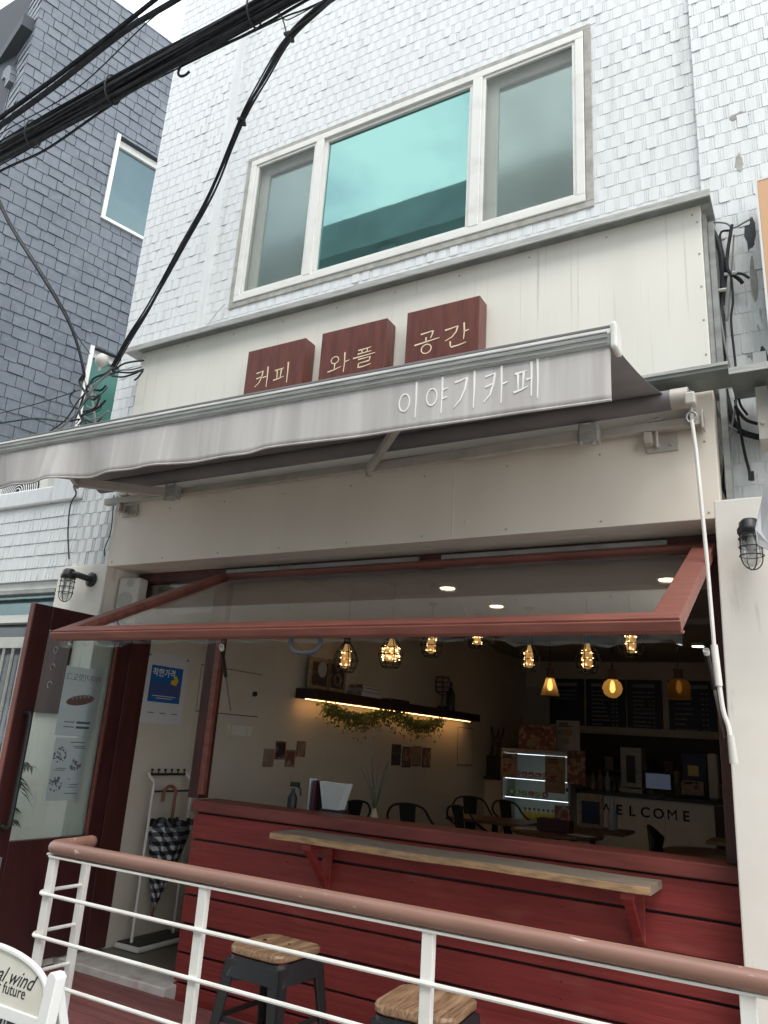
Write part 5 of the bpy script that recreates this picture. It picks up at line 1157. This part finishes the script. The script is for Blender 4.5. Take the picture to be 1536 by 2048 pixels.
# ---- back wall: menu boards
YBW = 8.79
bx0, bx1 = ay(1100, 1356, YBW).x, ay(1432, 1362, YBW).x
us = [(1102, 1168), (1173, 1250), (1254, 1323), (1336, 1430)]
ztop = ay(1265, 1360, YBW).z; zbot = ay(1250, 1455, YBW).z
for k, (u0, u1) in enumerate(us):
    a, b = ay(u0, 1358, YBW).x, ay(u1, 1358, YBW).x
    o = thing('menu_board', ('navy menu board at the left end above the counter, emptiest of the four', 'second navy menu board from the left behind the round glass pendant', 'third navy menu board from the left between the round and the bell pendants', 'rightmost navy menu board behind the jar shaped glass pendant')[k], 'menu board', ((a+b)/2, YBW, zbot), group='navy menu boards above the counter')
    box((a, YBW-.04, zbot), (b, YBW, ztop)).build('panel', 'navy', o, bevel=.003)
    mb = MB().box((a+.08, YBW-.043, ztop-.115), (b-.10, YBW-.0405, ztop-.065)); mb.build('heading_bar', 'paperg', o)
    mb = MB(); r = random.Random(k); 
    for j in range((3, 11, 9, 8)[k]):
        z = ztop-.20-j*.062*(1.2 if k == 3 else 1); w_ = r.uniform(.16, .34)
        for q in range(int(w_/.028)): mb.box((a+.09+q*.028, YBW-.0425, z), (a+.09+q*.028+.018, YBW-.0405, z+.020))
        mb.box((b-.20, YBW-.0425, z), (b-.17, YBW-.0405, z+.018)); mb.box((b-.14, YBW-.0425, z), (b-.11, YBW-.0405, z+.018))
    mb.build('menu_rows', 'chalk', o)
# rear opening and cupboards
MB().box((ay(1050, 1375, 8.78).x, 8.74, .1), (ay(1100, 1375, 8.78).x, 8.798, ay(1070, 1375, 8.78).z)).build('back_doorway', 'ceil', WB)
box((-3.8, 8.5, 1.25), (1.0, 8.79, zbot-.12)).build('back_cabinet', 'darkwood', WB)
# ---- counter
YK = 7.0; kz = ay(1300, 1590, YK).z; kx0 = ay(1140, 1600, YK).x
CT = thing('counter', 'white service counter with a dark top and wooden letters on its front', 'counter', (-1.2, 7.3, .085))
box((kx0, YK, .085), (1.0, YK+.6, kz-.05)).build('counter_front', 'plaster', CT)
box((kx0-.04, YK-.05, kz-.049), (1.0, YK+.65, kz)).build('counter_top', 'tabledark', CT, bevel=.005)
box((kx0, YK-.014, .085), (1.0, YK-.001, .66)).build('wainscot', 'plaster', CT)
rxx = ay(1430, 1640, YK-.02).x; box((rxx, YK-.03, .085), (1.0, YK-.016, kz-.06)).build('side_panel', 'maroon', CT)
wa, wb_ = ay(1212, 1616, YK-.02), ay(1372, 1636, YK-.02)
for k, ch in enumerate('WELCOME'):
    p = wa.lerp(wb_, k/6); text(ch, 'letter', 'darkwood', CT, (p.x, YK-.008, wa.z*.5+wb_.z*.5), (1, 0, 0), (0, 0, 1), height=.17, depth=.012, off=0 if ch in 'MW' else .016)
# showcase fridge
fx0, fx1 = ay(1003, 1500, 6.7).x, ay(1140, 1500, 6.7).x; fzt = ay(1060, 1505, 6.7).z
FR = thing('display_fridge', 'lit glass display fridge full of fruit and yellow bottles left of the counter', 'display fridge', ((fx0+fx1)/2, 7, .085))
MB().box((fx0, 6.7, .085), (fx0+.03, 7.25, fzt)).box((fx1-.03, 6.7, .085), (fx1, 7.25, fzt)).box((fx0+.03, 7.2, .085), (fx1-.03, 7.25, fzt)).box((fx0, 6.7, fzt), (fx1, 7.25, fzt+.04)).build('cabinet', 'steel', FR, bevel=.003)
box((fx0+.03, 7.17, .6), (fx1-.03, 7.199, fzt)).build('back_panel', 'caseback', FR)
box((fx0+.03, 6.72, .085), (fx1-.03, 7.17, .62)).build('base', 'inwall', FR)
box((fx0+.03, 6.702, .62), (fx1-.03, 6.707, fzt)).build('glass_front', 'glass', FR)
fzz = [.62, .93, 1.17]
for z in fzz[1:]: box((fx0+.03, 6.74, z), (fx1-.03, 7.17, z+.012)).build('shelf_plate', 'glass', FR)
for z in (fzt-.03, fzz[2]-.02, fzz[1]-.02): box((fx0+.04, 6.76, z), (fx1-.04, 6.775, z+.006)).build('light_tube', 'cool', FR)
rf = random.Random(4); names = []
def fridge_item(x, y, z, kind, lab, grp):
    if kind == 'b':
        o = thing('juice_bottle', lab, 'bottle', (x, y, z), group=grp)
        MB().lathe([(.0, 0), (.03, 0), (.03, .10), (.014, .13), (.014, .15), (0, .15)], (x, y, z), 12).build('bottle', 'yellowb', o, smooth=True); MB().lathe([(.016, .151), (.016, .172), (0, .173)], (x, y, z), 10).build('cap', 'navy', o)
    else:
        o = MB().lathe([(0, 0), (.03, .008), (.044, .035), (.03, .062), (0, .07)], (x, y, z), 12).build('fruit', 'fruit' if rf.random() < .5 else 'leaf', None, smooth=True); tag(o, lab, 'fruit', grp)
nb = 9
for k in range(nb): fridge_item(fx0+.30+k*(fx1-fx0-.38)/nb, 6.82, .625, 'b', 'yellow juice bottle with a dark cap at the bottom of the display fridge', 'yellow bottles in the display fridge')
for k in range(6): fridge_item(fx0+.09+k*.095, 6.85, fzz[2]+.014, 'f', 'round fruit on the top shelf of the display fridge', 'fruit on the top fridge shelf')
for k in range(6): fridge_item(fx0+.09+k*.095, 6.85, fzz[1]+.014, 'f', 'round fruit on the middle shelf of the display fridge', 'fruit on the middle fridge shelf')
# stand left of fridge with cutlery-like rack
lx0, lx1 = ay(952, 1550, 7.2).x, fx0-.01; lz = ay(975, 1552, 7.1).z
CB = thing('side_cabinet', 'low white side cabinet with a dark top left of the display fridge', 'cabinet', ((lx0+lx1)/2, 7.3, .085))
box((lx0, 7.1, .085), (lx1, 7.6, lz-.04)).build('body', 'inwall', CB); box((lx0-.03, 7.05, lz-.039), (lx1, 7.62, lz)).build('top', 'tabledark', CB)
RK = thing('coffee_grinder', 'dark coffee grinder with upright brown wooden prongs on the side cabinet', 'grinder', ((lx0+lx1)/2, 7.3, lz))
rx = (lx0+lx1)/2+.02
MB().box((rx-.14, 7.15, lz+.001), (rx+.12, 7.35, lz+.28)).build('body', 'blackp', RK, bevel=.01)
MB().tube(curve([(rx-.10, 7.25, lz+.28), (rx-.06, 7.25, lz+.45), (rx-.10, 7.25, lz+.68)], 5), .016, 8).tube(curve([(rx+.09, 7.25, lz+.28), (rx+.05, 7.25, lz+.45), (rx+.10, 7.25, lz+.68)], 5), .016, 8).tube([(rx-.07, 7.25, lz+.52), (rx+.06, 7.25, lz+.52)], .010, 6).tube([(rx, 7.25, lz+.28), (rx, 7.25, lz+.66)], .012, 6).build('wooden_frame', 'maroon', RK, smooth=True)
# posters standing before and above the fridge
def standcard(name, label, cat, u0, v0, u1, v1, y, m1, m2=None, lean=0):
    a, b = ay(u0, v0, y), ay(u1, v1, y); x0, x1 = sorted((a.x, b.x)); z0, z1 = sorted((a.z, b.z))
    o = thing(name, label, cat, ((x0+x1)/2, y, z0)); box((x0, y, z0), (x1, y+.012, z1)).build('sheet', m1, o, bevel=.002)
    if m2:
        mb = MB(); r = random.Random(u0)
        for k in range(4):
            cx_, cz = x0+(x1-x0)*r.uniform(.25, .75), z0+(z1-z0)*r.uniform(.2, .7); rr_ = min(x1-x0, z1-z0)*r.uniform(.10, .2)
            mb.prism([(cx_+rr_*math.cos(q*.628), cz+rr_*.8*math.sin(q*.628)) for q in range(10)], lambda a, b, d: (a, y-.001-d-.0003*k, b), 0, .001)
        mb.build('picture', m2, o)
        mb = MB()
        for k in range(3): mb.box((x0+.12*(x1-x0), y-.002, z1-(.08+.05*k)*(z1-z0)-.012), (x0+(.5+.3*r.random())*(x1-x0), y-.0005, z1-(.08+.05*k)*(z1-z0)))
        mb.build('printed_lines', 'darkcard', o)
    return o
standcard('hotdog_poster', 'pale poster with a red sausage picture left of the display fridge', 'poster', 1002, 1505, 1034, 1556, 6.62, 'tan', 'redcard')
standcard('menu_poster', 'wide reddish poster leaning on top of the display fridge', 'poster', 1038, 1448, 1112, 1502, 6.80, 'redcard', 'tan')
standcard('menu_poster', 'pale menu poster covering the right half of the display fridge', 'poster', 1090, 1511, 1130, 1588, 6.60, 'tan', 'redcard')
standcard('menu_poster', 'red and yellow drink poster right of the display fridge', 'poster', 1134, 1500, 1171, 1570, 6.55, 'redcard', 'tan')
standcard('menu_poster', 'grey green poster with a pale header above the display fridge', 'poster', 1112, 1440, 1160, 1505, 6.95, 'chalk', 'tan')
standcard('notice_card', 'pale card with a red cake picture on the counter at the right', 'card', 1362, 1560, 1408, 1592, 6.96, 'tan', 'redcard')
# jars and boxes on the back cabinet shelf
rj = random.Random(8)
box((-3.2, 8.38, 1.30), (1.0, 8.499, 1.33)).build('back_shelf', 'tablewood', WB)
for k in range(12):
    x_ = -2.9+k*.21; h_ = rj.uniform(.14, .32); m_ = rj.choice(['tan', 'paperg', 'redcard', 'steel', 'wine', 'inkbrown'])
    o = (MB().lathe([(0, 0), (.05, 0), (.05, h_*.75), (.03, h_*.85), (.03, h_), (0, h_)], (x_, 8.44, 1.331), 12) if k % 2 else MB().box((x_-.06, 8.39, 1.331), (x_+.06, 8.49, 1.331+h_))).build('storage_jar' if k % 2 else 'storage_box', m_, None, bevel=.003)
    tag(o, ('one of the small jars on the dim shelf behind the counter' if k % 2 else 'one of the small boxes on the dim shelf behind the counter'), 'jar' if k % 2 else 'box', 'small jars on the shelf behind the counter' if k % 2 else 'small boxes on the shelf behind the counter')
# counter equipment
cy = 7.25
def xz(u, v, y=cy): p = ay(u, v, y); return p.x, p.z
x0_, _ = xz(1240, 1500); x1_, _ = xz(1282, 1500); zt_ = xz(1260, 1495)[1]
EM = thing('coffee_machine', 'chrome edged dark coffee machine standing on the counter', 'coffee machine', ((x0_+x1_)/2, cy, kz))
MB().box((x0_, cy, kz+.06), (x1_, cy+.3, zt_)).build('body', 'steel', EM, bevel=.01); MB().box((x0_+.08, cy-.02, kz+.12), (x1_-.08, cy-.001, zt_-.1)).build('front_panel', 'blackp', EM); MB().box((x0_-.01, cy-.05, kz+.001), (x1_+.01, cy+.3, kz+.05)).build('drip_tray', 'alu', EM)
x0_, z1_ = xz(1292, 1546); x1_, z0_ = xz(1342, 1580)
PC = thing('till_monitor', 'till monitor with a dim blue grey screen on the counter', 'monitor', ((x0_+x1_)/2, cy, kz))
MB().box((x0_-.02, cy-.02, kz+.05), (x1_+.02, cy+.02, z1_+.02)).build('casing', 'blackp', PC, bevel=.005); box((x0_, cy-.024, kz+.075), (x1_, cy-.021, z1_)).build('screen', 'screenpc', PC); MB().box((x0_+.08, cy-.03, kz), (x1_-.08, cy+.1, kz+.05)).build('base', 'blackp', PC)
x0_, zt_ = xz(1362, 1505); x1_, _ = xz(1412, 1505)
o = thing('display_case', 'tall dark appliance with a yellow label on the counter right of the monitor', 'appliance', ((x0_+x1_)/2, cy, kz))
box((x0_, cy, kz+.001), (x1_, cy+.3, zt_)).build('body', 'navy', o, bevel=.01); a = xz(1375, 1530); b = xz(1398, 1553); box((a[0], cy-.003, b[1]), (b[0], cy-.0005, a[1])).build('yellow_label', 'yellowb', o)
for k, (u, h_, m_, lab) in enumerate(((1186, .22, 'tan', 'pale squeeze bottle left of the coffee machine on the counter'), (1200, .26, 'inkbrown', 'brown syrup bottle left of the coffee machine on the counter'), (1215, .24, 'paperg', 'greyish syrup bottle nearest the coffee machine on the counter'), (1228, .20, 'wine', 'dark short bottle touching the coffee machine on the counter'))):
    x_ = xz(u, 1560)[0]; o = MB().lathe([(0, 0), (.04, 0), (.04, h_*.6), (.015, h_*.8), (.015, h_), (0, h_)], (x_, cy, kz+.001), 12).build('syrup_bottle', m_, None, smooth=True); tag(o, lab, 'bottle', 'bottles on the counter')
for k in range(3):
    x_ = xz(1350, 1560)[0]; o = MB().lathe([(.03, 0), (.045, .10), (.045, .105), (.0, .105)], (x_, cy+.15, kz+.001+k*.10), 12).build('paper_cup', 'tan', None, smooth=True); tag(o, '%s pale paper cup of the stack between the monitor and the tall appliance' % ('lowest', 'middle', 'topmost')[k], 'cup', 'paper cups stacked on the counter')
x_ = xz(1425, 1540)[0]; o = MB().box((x_-.06, cy, kz+.001), (x_+.06, cy+.25, kz+.55)).build('water_dispenser', 'speaker', None, bevel=.03); tag(o, 'rounded pale dispenser at the right end of the counter', 'dispenser')
# ---- tables and chairs
def table(label, c, r_, h, mat, square=False, group='cafe tables'):
    o = thing('table', label, 'table', (c[0], c[1], .085), group=group)
    if square: MB().box((c[0]-r_, c[1]-r_*.7, h-.03), (c[0]+r_, c[1]+r_*.7, h)).build('table_top', mat, o, bevel=.006)
    else: MB().lathe([(0, h-.03), (r_-.01, h-.03), (r_, h-.02), (r_, h-.004), (r_-.006, h), (0, h)], (c[0], c[1], 0), 40).build('table_top', mat, o, smooth=True)
    MB().tube([(c[0], c[1], .11), (c[0], c[1], h-.031)], .03, 12).build('pedestal', 'black', o, smooth=True)
    MB().lathe([(0, 0), (.22, 0), (.22, .012), (.04, .03), (0, .031)], (c[0], c[1], .085), 24).build('foot', 'black', o, smooth=True)
    return o
t1 = az(925, 1642, .82); table('brown wooden table between the black metal chairs under the garland', (t1.x+.1, t1.y+.6), .42, .82, 'tablewood', True)
t2 = az(1090, 1668, .82); table('pale round table carrying the maroon box and papers', (t2.x, t2.y+.35), .42, .82, 'tablewood')
t3 = az(1185, 1656, .82); table('wooden square table in front of the counter letters', (t3.x, t3.y), .36, .82, 'tablewood', True)
t4 = az(1400, 1706, .80); table('round brown table at the right beside the dark shell chair', (t4.x+.15, t4.y+.1), .45, .80, 'tablewood')
t5 = az(1440, 1682, .82); table('square pale table behind the round one at the right end', (t5.x+.25, t5.y+.1), .36, .82, 'tan', True)
def metal_chair(label, loc, rz, first=None):
    if first: o = copy_tree(first); o.location = loc; o.rotation_euler = (0, 0, rz); o['label'] = label; return o
    t = thing('metal_chair', label, 'chair', loc, group='black metal chairs in the cafe', local=True); t.rotation_euler = (0, 0, rz)
    MB().box((-.19, -.18, .43), (.19, .19, .455)).build('seat', 'black', t, bevel=.02)
    for sx in (-1, 1):
        MB().tube([(sx*.17, -.16, .43), (sx*.21, -.20, 0)], [.022, .014], 8).build('leg', 'black', t, smooth=True); MB().tube([(sx*.16, .17, .43), (sx*.20, .25, 0)], [.022, .014], 8).build('leg', 'black', t, smooth=True)
    pts = curve([(-.235, -.10, .62), (-.235, .05, .66), (-.215, .20, .75), (-.16, .24, .84), (-.06, .25, .87), (.06, .25, .87), (.16, .24, .84), (.215, .20, .75), (.235, .05, .66), (.235, -.10, .62)], 6)
    MB().tube(pts, .011, 8).tube([(-.235, -.10, .62), (-.20, -.12, .45)], .010, 8).tube([(.235, -.10, .62), (.20, -.12, .45)], .010, 8).build('back_frame', 'black', t, smooth=True)
    MB().prism([(-.055, .455), (.055, .455), (.085, .865), (-.085, .865)], lambda a, b, d: (a, .17+(b-.455)*.19+d, b), 0, .004).build('back_splat', 'black', t)
    return t
cl = [((712, 1600), 1.2, 'metal chair right behind the napkin holder, seen edge on'), ((815, 1606), .15, 'closest black metal chair in the middle of the window'), ((915, 1610), -.5, 'black metal chair overlapping the closest one to its right'), ((940, 1592), .2, 'farther black metal chair with the tall back above the others'), ((1010, 1600), -.3, 'black metal chair left of the maroon box table')]
fc_ = None
for (uv, r_, lab) in cl:
    p = az(*uv, .085+.88)
    a_ = r_+math.pi; lc = (p.x+.25*math.sin(a_), p.y-.25*math.cos(a_), .085)
    if fc_ is None: fc_ = metal_chair('black '+lab, lc, a_)
    else: metal_chair(lab, lc, a_, fc_)
# shell chair
p = az(1306, 1656, .93); SC = thing('shell_chair', 'dark moulded shell chair with a curved back beside the round table at the right', 'chair', (p.x+.1, p.y, .085))
mb = MB(); vs = []; nu, nv = 14, 12
for i in range(nu+1):
    for j in range(nv+1):
        u = -1+2*i/nu; v = j/nv
        bx_, bz_ = (p.x+.02+.0+.44*(1-v)**1.0*(1 if v < 1 else 1), 0)
        back = max(0, (v-.45)/.55)
        x_ = p.x+.64-.64*min(1, v/.55) - .05*back; z_ = .085+.45+.0*v+.42*back**1.1*(1-.25*u*u)
        vs.append((x_+.10*u*u*back+.0, p.y+.29*u*(1-.25*back), z_+.20*u*u*(1-back)*min(1, .4+v)))
mb.add(vs, [(i*(nv+1)+j, i*(nv+1)+j+1, (i+1)*(nv+1)+j+1, (i+1)*(nv+1)+j) for i in range(nu) for j in range(nv)])
o = mb.build('shell', 'blackp', SC, smooth=True); q = o.modifiers.new('t', 'SOLIDIFY'); q.thickness = .012
for dx in (.08, .38):
    for dy in (-.17, .17): MB().tube([(p.x+dx, p.y+dy*.7, .54), (p.x+dx+(dx-.23)*.4, p.y+dy*1.3, .085)], [.016, .010], 8).build('leg', 'brown', SC, smooth=True)
# items on tables and on the sill
c = az(1077, 1662, .825); o = thing('counter_box', 'maroon box with an open tray on the pale round table', 'box', tuple(c)); cb = Vector((t2.x, t2.y+.3, .821))
MB().box((cb.x-.15, cb.y-.08, .821), (cb.x+.15, cb.y+.08, .93)).build('box', 'purplebox', o, bevel=.003); MB().box((cb.x+.0, cb.y-.02, .931), (cb.x+.14, cb.y+.02, 1.05)).build('card_holder', 'redcard', o)
for k, (dx, dy, rot) in enumerate(((-.25, -.05, .3), (.27, -.1, -.4))):
    q = MB().obox((cb.x+dx, cb.y+dy, .8235), (math.cos(rot)*.11, math.sin(rot)*.11, 0), (-math.sin(rot)*.07, math.cos(rot)*.07, 0), (0, 0, .0015)).build('paper_sheet', 'paper'); tag(q, ('loose white sheet left of the maroon box on the pale table', 'loose white sheet right of the maroon box on the pale table')[k], 'paper', 'papers on the pale round table')
o = thing('table_sign', 'small black framed card standing on the table in front of the counter letters', 'table sign', (t3.x, t3.y, .821))
MB().box((t3.x-.13, t3.y-.02, .821), (t3.x+.11, t3.y+.02, 1.14)).build('frame', 'tan', o, bevel=.004); box((t3.x-.10, t3.y-.026, .86), (t3.x+.08, t3.y-.0205, 1.07)).build('card', 'navy', o)
q = MB().lathe([(0, 0), (.045, 0), (.05, .12), (.03, .2), (.02, .3), (0, .31)], (t3.x+.2, t3.y, .821), 14).build('tissue_bottle', 'paperg', None, smooth=True); tag(q, 'pale bottle beside the small framed card on the front table', 'bottle')
# inside window ledge with napkins, spray bottle, menus, dried plant
zl_ = 1.096; sb0 = ay(585, 1620, .40)
CS = thing('inner_counter', 'narrow wooden counter behind the window sill', 'counter', (-2.6, .6, .085))
box((-3.42, .402, 1.02), (-.5, .70, 1.05)).build('counter_board', 'tablewood', CS, bevel=.003)
for x in (-3.2, -1.9, -.7): MB().box((x-.02, .66, .086), (x+.02, .70, 1.019)).build('leg', 'black', CS)
zi = 1.051; YI = .55
p = ay(583, 1620, YI); SBt = thing('spray_bottle', 'small black trigger spray bottle on the window counter', 'spray bottle', (p.x, YI, zi))
MB().lathe([(0, 0), (.030, 0), (.030, .09), (.012, .12), (.012, .14), (0, .14)], (p.x, YI, zi), 14).build('bottle', 'blackp', SBt, smooth=True)
MB().obox((p.x+.01, YI, zi+.165), (.03, 0, 0), (0, .012, 0), (0, 0, .014)).tube([(p.x+.03, YI, zi+.16), (p.x+.055, YI, zi+.14), (p.x+.06, YI, zi+.10)], .006, 6).build('trigger', 'blackp', SBt)
p = ay(632, 1625, YI); NH = thing('cutlery_box', 'black box holding a white card and a maroon menu beside the napkins', 'holder', (p.x, YI, zi))
MB().box((p.x-.045, YI, zi), (p.x+.045, YI+.07, zi+.20)).build('box', 'blackp', NH, bevel=.006); box((p.x-.060, YI-.01, zi), (p.x-.048, YI+.06, zi+.21)).build('white_card', 'paper', NH); MB().obox((p.x+.0, YI-.03, zi+.10), (.012, .002, 0), (0, .02, 0), (.004, 0, .10)).build('maroon_menu', 'purplebox', NH)
p = ay(668, 1635, YI-.02); NP = thing('napkin_holder', 'dark holder stuffed with upright white napkins on the window counter', 'napkin holder', (p.x, YI, zi))
MB().box((p.x-.075, YI-.07, zi), (p.x+.075, YI+.03, zi+.05)).build('holder', 'blackp', NP, bevel=.003)
mb = MB(); r = random.Random(2)
for k in range(15):
    x_ = p.x-.06+k*.0075; l_ = (k-6)*.0035; mb.obox((x_+l_*.7, YI-.02, zi+.12), (.0016, .0003, 0), (0, .042, 0), (l_*.9, 0, .075+.008*r.random()))
mb.build('napkins', 'paper', NP)
q = MB().obox((ay(610, 1632, YI).x, YI-.08, zi+.006), (.07, .01, 0), (-.004, .03, 0), (0, 0, .005)).build('folded_cloth', 'paper', None, bevel=.002); tag(q, 'folded pale cloth lying beside the spray bottle', 'cloth')
p = ay(748, 1640, .55); DP = thing('dried_grass', 'sparse dried grass stems in a small vase on the window counter', 'plant', (p.x, .55, zi))
MB().lathe([(0, 0), (.022, 0), (.028, .035), (.012, .07), (.014, .08), (0, .08)], (p.x, .55, zi), 14).build('vase', 'tan', DP, smooth=True)
for k in range(17):
    an = r.uniform(0, 6.28); ln = r.uniform(.12, .34); b0 = Vector((p.x, .55, zi+.06)); e = Vector((math.cos(an)*.10*r.uniform(.4, 1.3), math.sin(an)*.05, ln))
    MB().tube(curve([b0, b0+e*.55+Vector((0, 0, .02)), b0+e], 4), [.0016]*8+[.0006], 5).build('stem', 'palm', DP)
# ---- pendants
def caged(label, uv, y, s=1.0, globe=False):
    p = ay(*uv, y)
    t = thing('cage_pendant', label, 'pendant lamp', tuple(p), group='black cage pendant lamps')
    zc_ = 2.948
    MB().tube([(p.x, p.y, p.z+.26*s), (p.x, p.y, zc_)], .005, 6).build('cord', 'black', t); MB().lathe([(0, zc_-.02), (.05, zc_-.018), (.05, zc_-.0)], (p.x, p.y, 0), 14).build('ceiling_rose', 'black', t)
    MB().lathe([(.0, .13*s), (.035*s, .13*s), (.035*s, .25*s), (.012, .27*s), (0, .27*s)], p, 14).build('socket', 'black', t, smooth=True)
    MB().lathe([(0, -.085*s), (.05*s, -.07*s), (.078*s, -.02*s), (.072*s, .03*s), (.035*s, .09*s), (.02*s, .13*s)] if globe else [(0, -.10*s), (.03*s, -.09*s), (.045*s, -.04*s), (.045*s, .02*s), (.028*s, .09*s), (.02*s, .13*s)], p, 16).build('bulb', 'bulbdim', t, smooth=True)
    mb = MB(); pr = [(.035, .14), (.095, .05), (.118, -.02), (.10, -.09), (.075, -.13)]
    for r_, h in pr[1:]: mb.tube([p+Vector((r_*s*math.cos(a*math.pi/9), r_*s*math.sin(a*math.pi/9), h*s)) for a in range(18)], .0045, 5, closed=True)
    for k in range(8): a = k*math.pi/4; mb.tube([p+Vector((r_*s*math.cos(a), r_*s*math.sin(a), h*s)) for r_, h in pr], .0045, 5)
    mb.build('cage', 'black', t)
    r = random.Random(uv[0]); mb = MB()
    for k in range(70 if globe else 34):
        a = r.uniform(0, 6.28); h = r.uniform(-.07, .06) if globe else (-.07, -.01, .05)[k % 3]+r.uniform(-.014, .014); rb_ = .080 if globe else .050; q = p+Vector((rb_*s*math.cos(a), rb_*s*math.sin(a), h*s)); mb.obox(q, (.004, 0, 0), (0, .004, 0), (0, 0, .004))
    mb.build('sparkle_filament', 'bulb', t)
caged('cage pendant in front of the framed pictures, leftmost in the window', (692, 1316), 2.6)
caged('cage pendant with the brightest full globe, above the garland', (782, 1306), 2.6, globe=True)
caged('cage pendant half hidden behind the red window bar right of the brightest one', (863, 1288), 3.6)
caged('cage pendant almost hidden by the red window bar beside the fan', (955, 1272), 4.3)
caged('cage pendant left of the cone shaped glass pendant', (1058, 1316), 4.0)
caged('large cage pendant between the cone and the globe glass pendants', (1175, 1316), 3.4)
caged('cage pendant peeking under the red window bar above the globe pendant', (1262, 1284), 3.4)
def glassp(label, uv, y, kind):
    p = ay(*uv, y); t = thing('glass_pendant', label, 'pendant lamp', tuple(p), group='amber glass pendant lamps over the counter')
    MB().tube([(p.x, p.y, p.z+.30), (p.x, p.y, 2.948)], .006, 6).build('cord', 'black', t)
    MB().lathe([(0, .10), (.055, .10), (.05, .20), (.065, .205), (.065, .22), (.02, .235), (.015, .30), (0, .30)], p, 14).build('socket', 'inkbrown', t, smooth=True)
    pr = {'cone': [(.05, .11), (.065, .06), (.12, -.12), (.125, -.13)], 'globe': [(.045, .11), (.10, .07), (.125, 0), (.10, -.075), (.05, -.115), (.0, -.125)], 'jar': [(.05, .11), (.11, .08), (.13, .04), (.13, -.12), (.135, -.13)]}[kind]
    mb = MB(); n = 24; vs = [(p.x+r_*math.cos(k*math.pi/12), p.y+r_*math.sin(k*math.pi/12), p.z+h) for r_, h in pr for k in range(n)]
    mb.add(vs, [(i*n+k, i*n+(k+1) % n, (i+1)*n+(k+1) % n, (i+1)*n+k) for i in range(len(pr)-1) for k in range(n)]); mb.build('glass_shade', 'amberglass', t, smooth=True)
    MB().lathe([(0, -.06), (.02, -.055), (.035, -.02), (.03, .04), (.015, .09)], p, 14).build('bulb', 'bulb' if kind != 'jar' else 'bulbdim', t, smooth=True)
glassp('cone shaped amber glass pendant, leftmost over the counter', (1100, 1372), 6.3, 'cone'); glassp('round amber glass pendant in the middle over the counter', (1225, 1376), 6.3, 'globe'); glassp('jar shaped amber glass pendant, rightmost over the counter', (1358, 1376), 6.3, 'jar')
# downlights
for (uv, lab) in (((1335, 1161), 'recessed ceiling downlight nearest the right side of the raised window'), ((993, 1214), 'small round ceiling downlight seen through the middle of the raised window pane'), ((895, 1178), 'ceiling downlight seen as a thin streak through the raised window pane'), ((1396, 1294), 'cylinder downlight at the far right under the ceiling')):
    p = az(*uv, 2.90); t = thing('downlight', lab, 'ceiling light', (p.x, p.y, 2.93), group='ceiling downlights')
    MB().lathe([(.075, -.03), (.085, -.03), (.085, .012)], (p.x, p.y, 2.937), 24).build('ring', 'pvc', t, smooth=True); MB().lathe([(0, -.034), (.07, -.034), (.07, -.031)], (p.x, p.y, 2.937), 24).build('lamp_face', 'down', t)
# wall fan at the back of the side wall
p = ay(957, 1288, 5.0); o = thing('ceiling_fan', 'bluish fan blade below the ceiling behind the red window bar', 'fan', (p.x, 5.0, p.z))
MB().obox(p, (.17, .05, -.05), (-.02, .06, 0), (.0, 0, .008)).obox(p+Vector((.3, .1, .1)), (.14, .05, .05), (-.02, .06, 0), (0, 0, .008)).build('blade', 'steel', o, bevel=.02); MB().tube([p+Vector((.16, .05, 0)), p+Vector((.16, .05, .0)), (p.x+.16, 5.05, 2.948)], .025, 10).build('stem', 'steel', o)
